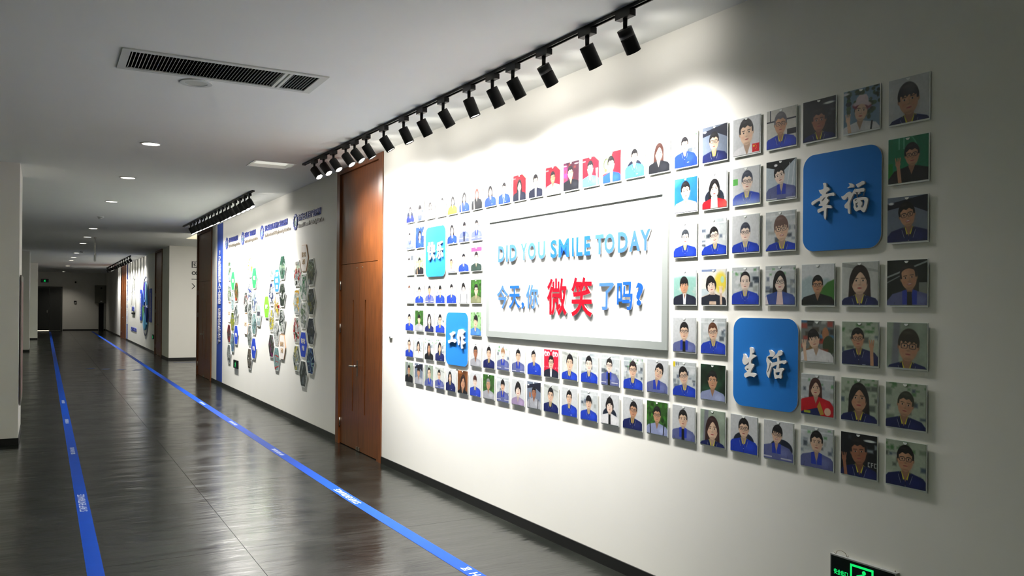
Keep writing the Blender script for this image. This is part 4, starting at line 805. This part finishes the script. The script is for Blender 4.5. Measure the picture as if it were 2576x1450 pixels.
# ================================================================== THE HEXAGON WALL
exit_sign(W2(15.53, .52), RZ2, .36, .146, 'small green exit sign below the far hexagon cluster', full=False)
t_ = thing('banner_strip', 'tall deep blue vertical strip with white characters beside second door', 'banner', W2(17.215, 1.6), RZ2)
boxobj('strip', (-.29, .29, -.006, -.0005, -1.525, 1.59), NAVYB, t_)
TXTW = mat('pale_strip_lettering', (188, 186, 200), .5)
obj('lettering', text_mesh('3D数据模型人工智能', 'lettering', TXTW, (-.14, .14, .0, 1.06), -.014, -.0065, bold=.03, vertical=True), None, t_)
obj('lettering', text_mesh('实现零部件数字化工厂', 'lettering', TXTW, (-.14, .14, -.80, -.08), -.014, -.0065, bold=.03, vertical=True), None, t_)
for k, (gy, tt, y0_, y1_, sub, s0_, s1_) in enumerate([(16.508, '动车车辆应用案例', 16.32, 15.49, 'Bullet Train Vehicle Application Demo', 16.34, 15.28), (15.046, '智能工厂应用案例', 14.89, 14.04, 'Smart Factory Mobile Application Demo', 14.9, 13.88),
        (13.572, '第七轴机器人及焊接工艺应用案例', 13.38, 11.98, 'The 7th Axis Robot & Welding Process Application Demo', 13.39, 11.8), (11.541, '自动化无人化生产应用案例', 11.39, 10.33, 'Automated & Unmanned Production Application Demo', 11.39, 10.21)]):
    t_ = thing('wall_heading', 'blue wall heading with gear emblem above %s hexagon cluster' % ['the farthest', 'the second farthest', 'the second nearest', 'the nearest'][k], 'sign', W2(gy, 2.755), RZ2, 'headings above the hexagons')
    bm = bmesh.new(); N = 14; L = []
    for i in range(N*4):
        rr = .114 if i % 4 in (0, 1) else .095; L.append((rr*math.cos(2*PI*i/(N*4)), rr*math.sin(2*PI*i/(N*4))))
    me = outline_mesh([L, [(.078*math.cos(2*PI*i/40), .078*math.sin(2*PI*i/40)) for i in range(40)]], 'gear', [GEARM, GEARM], -.012, -.0005); obj('gear', me, None, t_)
    obj('emblem', outline_mesh([[(-.05, -.03), (0, -.055), (.05, -.01), (.04, .02), (-.05, .015)]], 'emblem', [mat('emblem_teal', (120, 156, 150), .5)]*2, -.006, -.0005), None, t_)
    obj('title', text_mesh(tt, 'title', TXTBLUE, (gy-y0_, gy-y1_, .0, .092), -.010, -.0005, bold=.03), None, t_)
    obj('subtitle', text_mesh(sub, 'subtitle', TXTGREY, (gy-s0_, gy-s1_, -.108, -.035), -.006, -.0005, bold=.03), None, t_)
WG, GD, YL, RD, BL, CY, SV, DG = (230, 232, 228), (40, 60, 40), (214, 196, 50), (200, 40, 40), (30, 60, 150), (160, 205, 210), (150, 160, 158), (60, 66, 64)
HX = [  # cluster, column, place, y, h, kind, palette / text, words for the label
(4,'left','top',11.42,2.04,'p',(WG,RD,SV,DG),'photo of red and white machines'),(4,'left','second',11.42,1.65,'p',(WG,SV,(240,180,40),CY),'photo of a yellow arm in pale hall'),(4,'left','third',11.42,1.265,'p',(WG,RD,DG,(60,90,60)),'photo of red machine parts'),(4,'left','bottom',11.41,.88,'p',(SV,YL,DG,WG),'photo of a grey and yellow line'),
(4,'middle','top',11.075,2.235,'wt','数字化\n改造','white text panel'),(4,'middle','second',11.075,1.85,'p',(WG,(30,140,80),SV,(110,150,120)),'photo of a bright green line'),(4,'middle','third',11.075,1.47,'p',(WG,(150,170,130),SV,(90,120,80)),'photo of a pale green workshop'),(4,'middle','fourth',11.075,1.08,'bt','数字化\n升级','royal blue text panel'),(4,'middle','bottom',11.07,.69,'p',(DG,(90,96,90),SV,(26,30,28)),'photo of a dark machine room'),
(4,'right','top',10.73,2.04,'p',(DG,(90,110,70),(120,120,90),SV),'photo of a dim green hall'),(4,'right','second',10.72,1.655,'p',(DG,(130,130,60),SV,(70,90,110)),'photo of olive machinery'),(4,'right','third',10.72,1.27,'p',((36,44,60),SV,(70,80,100),DG),'photo of dark blue-grey machinery'),(4,'right','bottom',10.72,.885,'p',((16,40,90),(50,90,170),(20,24,40),CY),'photo glowing deep blue'),
(3,'outer left','single',13.19,1.57,'lt','焊接','lime green text panel'),(3,'left','top',12.86,2.16,'p',(WG,(200,210,200),SV,CY),'photo of a pale hall'),(3,'left','second',12.86,1.765,'p',(WG,DG,BL,SV),'photo with black and blue shapes'),(3,'left','third',12.86,1.37,'p',(WG,YL,SV,(230,220,60)),'photo of yellow robot arms'),(3,'left','bottom',12.865,.98,'p',(DG,(140,30,110),SV,(90,80,60)),'photo with a magenta patch'),
(3,'middle','top',12.545,1.965,'st','大部件\n机器人\n应用','sky blue text panel'),(3,'middle','second',12.545,1.57,'p',(WG,RD,DG,YL),'photo with red and black columns'),(3,'middle','third',12.54,1.18,'p',(WG,(220,226,226),SV,DG),'photo of white equipment'),(3,'middle','bottom',12.53,.8,'p',((150,196,196),RD,SV,(120,160,160)),'photo of teal floor with red stripe'),
(3,'right','top',12.22,2.15,'p',((40,90,70),DG,SV,(110,140,120)),'photo of dark green machine'),(3,'right','second',12.22,1.755,'p',(DG,(20,30,24),WG,(60,80,60)),'photo of dark rings'),(3,'right','third',12.22,1.37,'p',(WG,DG,(60,90,70),SV),'photo of grey and dark posts'),(3,'right','bottom',12.21,.99,'wt','自动化\n升级','white text panel'),
(2,'outer left','top',14.73,1.64,'p',(DG,WG,SV,(150,60,60)),'photo of dark and white parts'),(2,'outer left','bottom',14.725,1.265,'wt','改造','white text panel'),(2,'left','top',14.41,2.235,'p',(WG,(220,235,235),YL,CY),'very pale photo'),(2,'left','second',14.4,1.84,'p',(WG,BL,DG,SV),'photo of dark uprights'),(2,'left','third',14.4,1.455,'p',(SV,DG,(90,100,80),WG),'photo of grey beams'),(2,'left','fourth',14.4,1.075,'p',(SV,(140,150,140),DG,WG),'photo of a grey workshop'),(2,'left','bottom',14.4,.69,'p',((110,100,86),SV,(60,56,50),WG),'photo of brownish ground'),
(2,'middle','top',14.08,2.04,'gt','地铁','green text panel'),(2,'middle','second',14.08,1.655,'p',((200,220,230),WG,BL,SV),'photo of pale blue machine'),(2,'middle','third',14.075,1.285,'p',(CY,(130,170,160),DG,WG),'photo in aqua tones'),(2,'middle','bottom',14.08,.88,'bt','升级','royal blue text panel'),(2,'outer right','single',13.74,1.43,'tr',None,'photo of a train front'),
(1,'left','top',16.2,2.22,'p',(CY,(130,150,90),(90,110,60),WG),'photo of sky over fields'),(1,'left','second',16.2,1.82,'p',(WG,(110,140,70),DG,SV),'photo of green and black machine'),(1,'left','third',16.2,1.435,'wt','改造','white text panel'),(1,'left','fourth',16.2,1.055,'p',((170,30,44),DG,(60,30,30),SV),'photo of a dark red object'),(1,'left','bottom',16.19,.675,'p',(SV,(110,120,124),DG,WG),'photo in grey tones'),
(1,'middle','top',15.87,2.03,'gt','城轨','green text panel'),(1,'middle','second',15.87,1.655,'p',((210,226,230),WG,SV,CY),'photo of pale blue hall'),(1,'middle','third',15.87,1.28,'p',((150,170,40),YL,(60,90,30),SV),'photo of yellow green machine'),(1,'middle','bottom',15.86,.9,'p',((120,160,180),BL,SV,CY),'photo of blue equipment'),
(1,'right','top',15.54,1.83,'p',((70,90,60),RD,(150,120,60),DG),'photo with red and green parts'),(1,'right','second',15.54,1.43,'p',(WG,(190,210,214),DG,SV),'photo of a black upright'),(1,'right','bottom',15.535,1.05,'bt','升级','royal blue text panel'),
]
def hexpts(a): return [(a*math.cos(PI/3*i), a*math.sin(PI/3*i)*1.0) for i in range(6)]
CLN = ['', 'farthest', 'second farthest', 'second nearest', 'nearest']
WPAN = mat('white_hex_border', (236, 236, 232), .45)
KM = {'wt': mat('pale_text_face', (238, 230, 224), .5), 'bt': ROYAL, 'lt': LIMEP, 'st': SKYP, 'gt': GREENP}
a_ = .204
for k, (cl, colm, pl, y, h, kind, arg, words) in enumerate(HX):
    lab = 'hexagonal %s, %s cluster, %s column%s' % (words, CLN[cl], colm, '' if pl == 'single' else ', ' + pl)
    t_ = thing('hexagon_panel', lab, 'panel', W2(y, h), RZ2, 'hexagon panels on the middle wall')
    bm = bmesh.new(); add_prism(bm, hexpts(a_), -.011, -.0005); obj('board', bm, WPAN if kind != 'wt' else mat('tan_edge', (206, 160, 120), .5) if k == 4 else (bpy.data.materials['tan_edge'] if kind == 'wt' else WPAN), t_)
    if kind in ('p', 'tr'):
        a = scene_pic(arg, 100+k) if kind == 'p' else None
        if kind == 'tr':
            q = Pic(); q.fill((206, 222, 222)); q.ell(.5, .5, .3, .3, (236, 240, 240)); q.rect(.28, .72, .48, .68, (36, 40, 60)); q.rect(.48, .52, .48, .68, (220, 225, 225)); q.rect(.2, .8, 0, .2, (170, 190, 196)); q.ell(.33, .32, .05, .03, (70, 190, 180)); q.ell(.67, .32, .05, .03, (70, 190, 180)); a = q.a
        obj('picture', print_mesh(hexpts(a_-.016), -.0124, put(a), .0013), None, t_)
    else:
        bm = bmesh.new(); add_prism(bm, hexpts(a_-(.016 if kind != 'wt' else .006)), -.0124, -.0112); obj('face', bm, KM[kind], t_)
        L = arg.split('\n'); n = len(L); hh = .07
        for i, s_ in enumerate(L):
            zc = (n-1)/2*.095-i*.095; wd_ = .032*len(s_) if n > 1 else .055*len(s_)/1.3
            obj('lettering', text_mesh(s_, 'lettering', GOLD if kind == 'wt' else LETW, (-wd_, wd_, zc-hh/2, zc+hh/2), -.0144, -.0125, bold=.03), None, t_)

# ================================================================== THE FAR WALL
t_ = thing('banner_strip', 'narrow blue vertical strip with white middle on the far wall', 'banner', W2(38.2, 1.6), RZ2)
boxobj('strip', (-.24, .24, -.006, -.0005, .95, 1.58), NAVYB, t_); boxobj('strip', (-.24, .24, -.006, -.0005, -1.52, -.9), NAVYB, t_)
boxobj('white_strip', (-.24, .24, -.005, -.0005, -.899, .949), WPAN, t_)
obj('lettering', text_mesh('中国制造工业二零二五规划', 'lettering', NAVYB, (-.14, .14, -.85, .9), -.012, -.0052, bold=.02, vertical=True), None, t_)
for k, (yc, lab) in enumerate([(32.42, 'slim blue text plaque left of the round emblem'), (29.4, 'slim blue text plaque right of the round emblem')]):
    t_ = thing('text_plaque', lab, 'sign', W2(yc, 1.51), RZ2, 'blue plaques on the far wall')
    bm = bmesh.new(); add_prism(bm, rrect(-.33, .33, -.55, .55, .05), -.02, -.0005); obj('plate', bm, ROYAL, t_)
    obj('lettering', text_mesh('企业文化理念展示', 'lettering', LETW, (-.1, .1, -.42, .42), -.024, -.0205, bold=.02, vertical=True), None, t_)
t_ = thing('round_emblem', 'large round multicoloured emblem between two blue plaques', 'sign', W2(30.9, 1.48), RZ2)
bm = bmesh.new(); add_ring(bm, (0, -.02, 0), (0, -.0005, 0), 1.02, .985, n=64); add_ring(bm, (0, -.02, -.06), (0, -.0005, -.06), .93, .90, n=64); obj('rings', bm, mat('emblem_ring', (126, 132, 150), .4, metal=.4), t_)
cols = [(30, 120, 180), (150, 205, 230), (60, 50, 150), (20, 80, 170), (80, 150, 90), (120, 190, 230), (60, 150, 190), (40, 70, 160)]
for i in range(8):
    a0, a1_ = 2*PI*i/8+.06, 2*PI*(i+1)/8-.06; ri, ro = (.22 if i % 2 else .3), .82
    pts = [(ro*math.cos(a0+(a1_-a0)*j/8), ro*math.sin(a0+(a1_-a0)*j/8)) for j in range(9)]+[(ri*math.cos(a1_-(a1_-a0)*j/8), ri*math.sin(a1_-(a1_-a0)*j/8)) for j in range(9)]
    bm = bmesh.new(); add_prism(bm, pts, -.03-.004*i, -.0005); obj('segment', bm, mat('emblem_colour_%s' % 'abcdefgh'[i], cols[i], .45), t_)
bm = bmesh.new(); add_cyl(bm, (0, -.05, -.1), (0, -.0005, -.1), .12, n=24); obj('hub', bm, BLACK, t_)
t_ = thing('wall_relief', 'tall tower-shaped line relief with purple lettering beside blue strip', 'sign', W2(35.3, 1.5), RZ2)
LINEM = mat('relief_line', (150, 154, 150), .5); bm = bmesh.new()
for q in (-1, 1):
    add_tube(bm, [(q*.12, -.02, 1.15), (q*.14, -.02, .62), (q*.45, -.02, .42), (q*.62, -.02, .0), (q*.7, -.02, -.25)], .007, n=6)
    add_tube(bm, [(q*.3, -.02, 1.0), (q*.32, -.02, .55), (q*.85, -.02, .45), (q*.95, -.02, -.1), (q*.8, -.02, -.35)], .007, n=6)
add_tube(bm, [(-.4, -.02, 1.0), (.4, -.02, 1.0)], .007, n=6); add_tube(bm, [(-.25, -.02, .8), (.25, -.02, .8)], .007, n=6); add_tube(bm, [(0, -.02, 1.0), (0, -.02, 1.18)], .007, n=6)
obj('outline', bm, LINEM, t_)
bm = bmesh.new(); add_prism(bm, [(-.5, -.0), (-.3, .45), (0, .55), (.3, .45), (.5, 0), (.5, -.25), (-.5, -.25)], -.02, -.0005); obj('body', bm, WPAN, t_)
obj('lettering', text_mesh('智能制造', 'lettering', TXTBLUE, (-.5, .5, -.24, -.06), -.027, -.0205, bold=.03), None, t_)
boxobj('bar', (-.6, .6, -.03, -.0005, -.36, -.30), BLACK, t_, bev=.006)
obj('lettering', text_mesh('大国重器 匠心智造', 'lettering', TXTBLUE, (-1.1, 1.2, -1.02, -.86), -.012, -.0005, bold=.02), None, t_)
exit_sign(W2(28.62, .52), RZ2, .36, .146, 'small green exit sign on the far wall beside the third door', full=False)
# direction sign on the white end face past the opening: only its near half is in sight
t_ = thing('direction_sign', 'black wall lettering with arrow on the white face past the opening', 'sign', (3.62, 24.9, 2.4), 0)
K = mat('black_lettering', (14, 16, 16), .5)
boxobj('dark_square', (0, .36, -.012, -.0005, .20, .38), K, t_)
obj('lettering', text_mesh('团', 'lettering', LETW, (.03, .19, .215, .365), -.014, -.0122, bold=.02), None, t_)
obj('lettering', text_mesh('CO', 'lettering', K, (0, .2, .0, .1), -.012, -.0005, bold=.05), None, t_)
boxobj('dash', (0, .3, -.012, -.0005, -.13, -.115), K, t_)
obj('arrow', outline_mesh([[(0, -.24), (.025, -.24), (.10, -.32), (.025, -.40), (0, -.40), (.072, -.32)]], 'arrow', [K, K], -.012, -.0005), None, t_)

# end wall
t_ = exit_sign((.03, 52, 2.725), 0, .37, .19, 'green lit exit sign over the grey door in the end wall', full=False)
GC = mat('grey_cabinet', (112, 112, 100), .55)
t_ = thing('wall_cabinet', 'grey metal cabinet hung high on the end wall', 'cabinet', (2.79, 52, 2.02))
bm = bmesh.new(); add_box(bm, -.32, .32, -.22, -.0005, -.5, .5); bevel(bm, .006, 1); obj('body', bm, GC, t_)
boxobj('door', (-.3, .3, -.232, -.2205, -.48, .48), GC, t_, bev=.003); boxobj('label_plate', (-.05, .05, -.236, -.2325, -.42, -.36), WHITE, t_)
bm = bmesh.new(); add_cyl(bm, (0, -.232, .34), (0, -.238, .34), .05, n=20); obj('round_mark', bm, BLACK, t_)
t_ = thing('cable_shaft', 'dark narrow shaft running from cabinet down to the floor', 'duct', (2.795, 52, 0)); boxobj('cover', (-.125, .125, -.14, -.0005, .001, 1.515), DARK, t_, bev=.005)
t_ = thing('security_camera', 'small dark camera high on the end wall', 'camera', (1.517, 52, 2.68))
bm = bmesh.new(); add_cyl(bm, (0, -.0005, 0), (0, -.05, 0), .04, n=16); add_cyl(bm, (0, -.05, 0), (0, -.13, -.03), .045, .04, n=16); obj('body', bm, BLACK, t_)
t_ = thing('alarm_box', 'small dark box with pale cover on the end wall', 'alarm', (1.505, 52, 1.58))
bm = bmesh.new(); add_box(bm, -.06, .06, -.05, -.0005, -.07, .07); bevel(bm, .005, 1); obj('case', bm, BLACK, t_); boxobj('cover', (-.03, .05, -.055, -.0505, -.09, .0), GREY, t_)
# poster frame on the side of the nearest pillar
t_ = thing('pillar_poster', 'narrow framed poster seen edge-on along the nearest pillar', 'poster', (-.247, 11.62, 1.18), PI/2)
boxobj('frame', (-.5, .5, -.02, -.0095, -.75, .75), mat('dull_frame', (96, 92, 84), .5), t_, bev=.003)
bm = bmesh.new(); add_box(bm, -.44, .44, -.0215, -.0201, -.68, .68); obj('poster_sheet', bm, mat('poster_print', (120, 90, 86), .6, noise=.5, scale=3), t_)

# ------------------------------------------------------------------ floor tape
def tape(label, pts, hw):
    t_ = thing('floor_tape', label, 'tape', (pts[0][0], pts[0][1], 0))
    bm = bmesh.new(); A = []
    for x, y in pts: A.append((bm.verts.new((x-hw-pts[0][0], y-pts[0][1], .0012)), bm.verts.new((x+hw-pts[0][0], y-pts[0][1], .0012)), bm.verts.new((x-hw-pts[0][0], y-pts[0][1], .0003)), bm.verts.new((x+hw-pts[0][0], y-pts[0][1], .0003))))
    for a, b in zip(A[:-1], A[1:]):
        bm.faces.new((a[0], a[1], b[1], b[0])); bm.faces.new((a[2], b[2], b[3], a[3])); bm.faces.new((a[0], b[0], b[2], a[2])); bm.faces.new((a[1], a[3], b[3], b[1]))
    bm.faces.new((A[0][0], A[0][2], A[0][3], A[0][1])); bm.faces.new((A[-1][0], A[-1][1], A[-1][3], A[-1][2]))
    obj('band', bm, TAPE, t_); return t_
def floor_text(t_, s, x0, x1, y0, y1, bold=.01):
    """reads away from the camera, tops of the letters to the left"""
    me = text_mesh(s, 'lettering', TAPETXT, (0, y1-y0, 0, x1-x0), 0, 1, bold=bold)
    n = len(me.vertices); v = np.zeros(n*3, 'f'); me.vertices.foreach_get('co', v); v = v.reshape(-1, 3)
    L = t_.location
    me.vertices.foreach_set('co', np.stack([x1-v[:, 2]-L.x, y0+v[:, 0]-L.y, .0013+.0003*(1-v[:, 1])], 1).astype('f').ravel()); me.update()
    obj('lettering', me, None, t_)
tL = tape('blue floor tape along the left side of the corridor', [(.283, .5), (.283, 4.0), (.283, 12), (.283, 30), (.29, 50)], .047)
floor_text(tL, 'STAFF ENTRANCE', .255, .310, 7.27, 7.92)
for q, s in ((10.03, '请沿标线'), (12.58, '参观通道'), (15.1, '请沿标线')): floor_text(tL, s, .262, .306, q, q+.48)
tR = tape('blue floor tape along the photo wall side of the corridor', [(2.30, .5), (2.288, 4.5), (2.252, 6.8), (2.243, 9.3), (2.245, 14), (2.27, 30), (2.27, 50)], .049)
floor_text(tR, 'STAFF ENTRANCE', 2.225, 2.282, 6.55, 7.14)
floor_text(tR, '区', 2.262, 2.318, 4.60, 4.66, .03); floor_text(tR, 'H', 2.262, 2.318, 4.48, 4.54, .02)
for q, s in ((8.98, '参观通道'), (11.45, '请沿标线'), (13.95, '参观通道')): floor_text(tR, s, 2.222, 2.268, q, q+.46)
FADE = mat('worn_blue_mark', (44, 62, 104), .5, noise=.3, scale=8)
for k, (x, y) in enumerate([(.99, 22.6), (1.32, 22.3), (1.62, 22.0), (1.96, 21.75)]):
    t_ = thing('floor_mark', 'faded blue floor mark across the corridor, %s from the left' % NUM[k+1], 'floor mark', (x, y, 0), R(-25), 'faded crossing marks')
    boxobj('patch', (-.08, .08, -.12, .12, .0004, .0014), FADE, t_)
t_ = thing('floor_tape', 'blue floor line crossing the mouth of the side corridor', 'tape', (3.9, 23.9, 0), R(-6)); boxobj('band', (-.85, .9, -.06, .06, .0004, .0014), FADE, t_)

# ------------------------------------------------------------------ pack the atlas
ATL[..., :3] *= .85
img = bpy.data.images.new('print_atlas', AC*TW_, AR*TH_); img.pixels.foreach_set(np.ascontiguousarray(ATL).ravel()); img.update(); img.pack()
PRINT.node_tree.nodes['atlas'].image = img
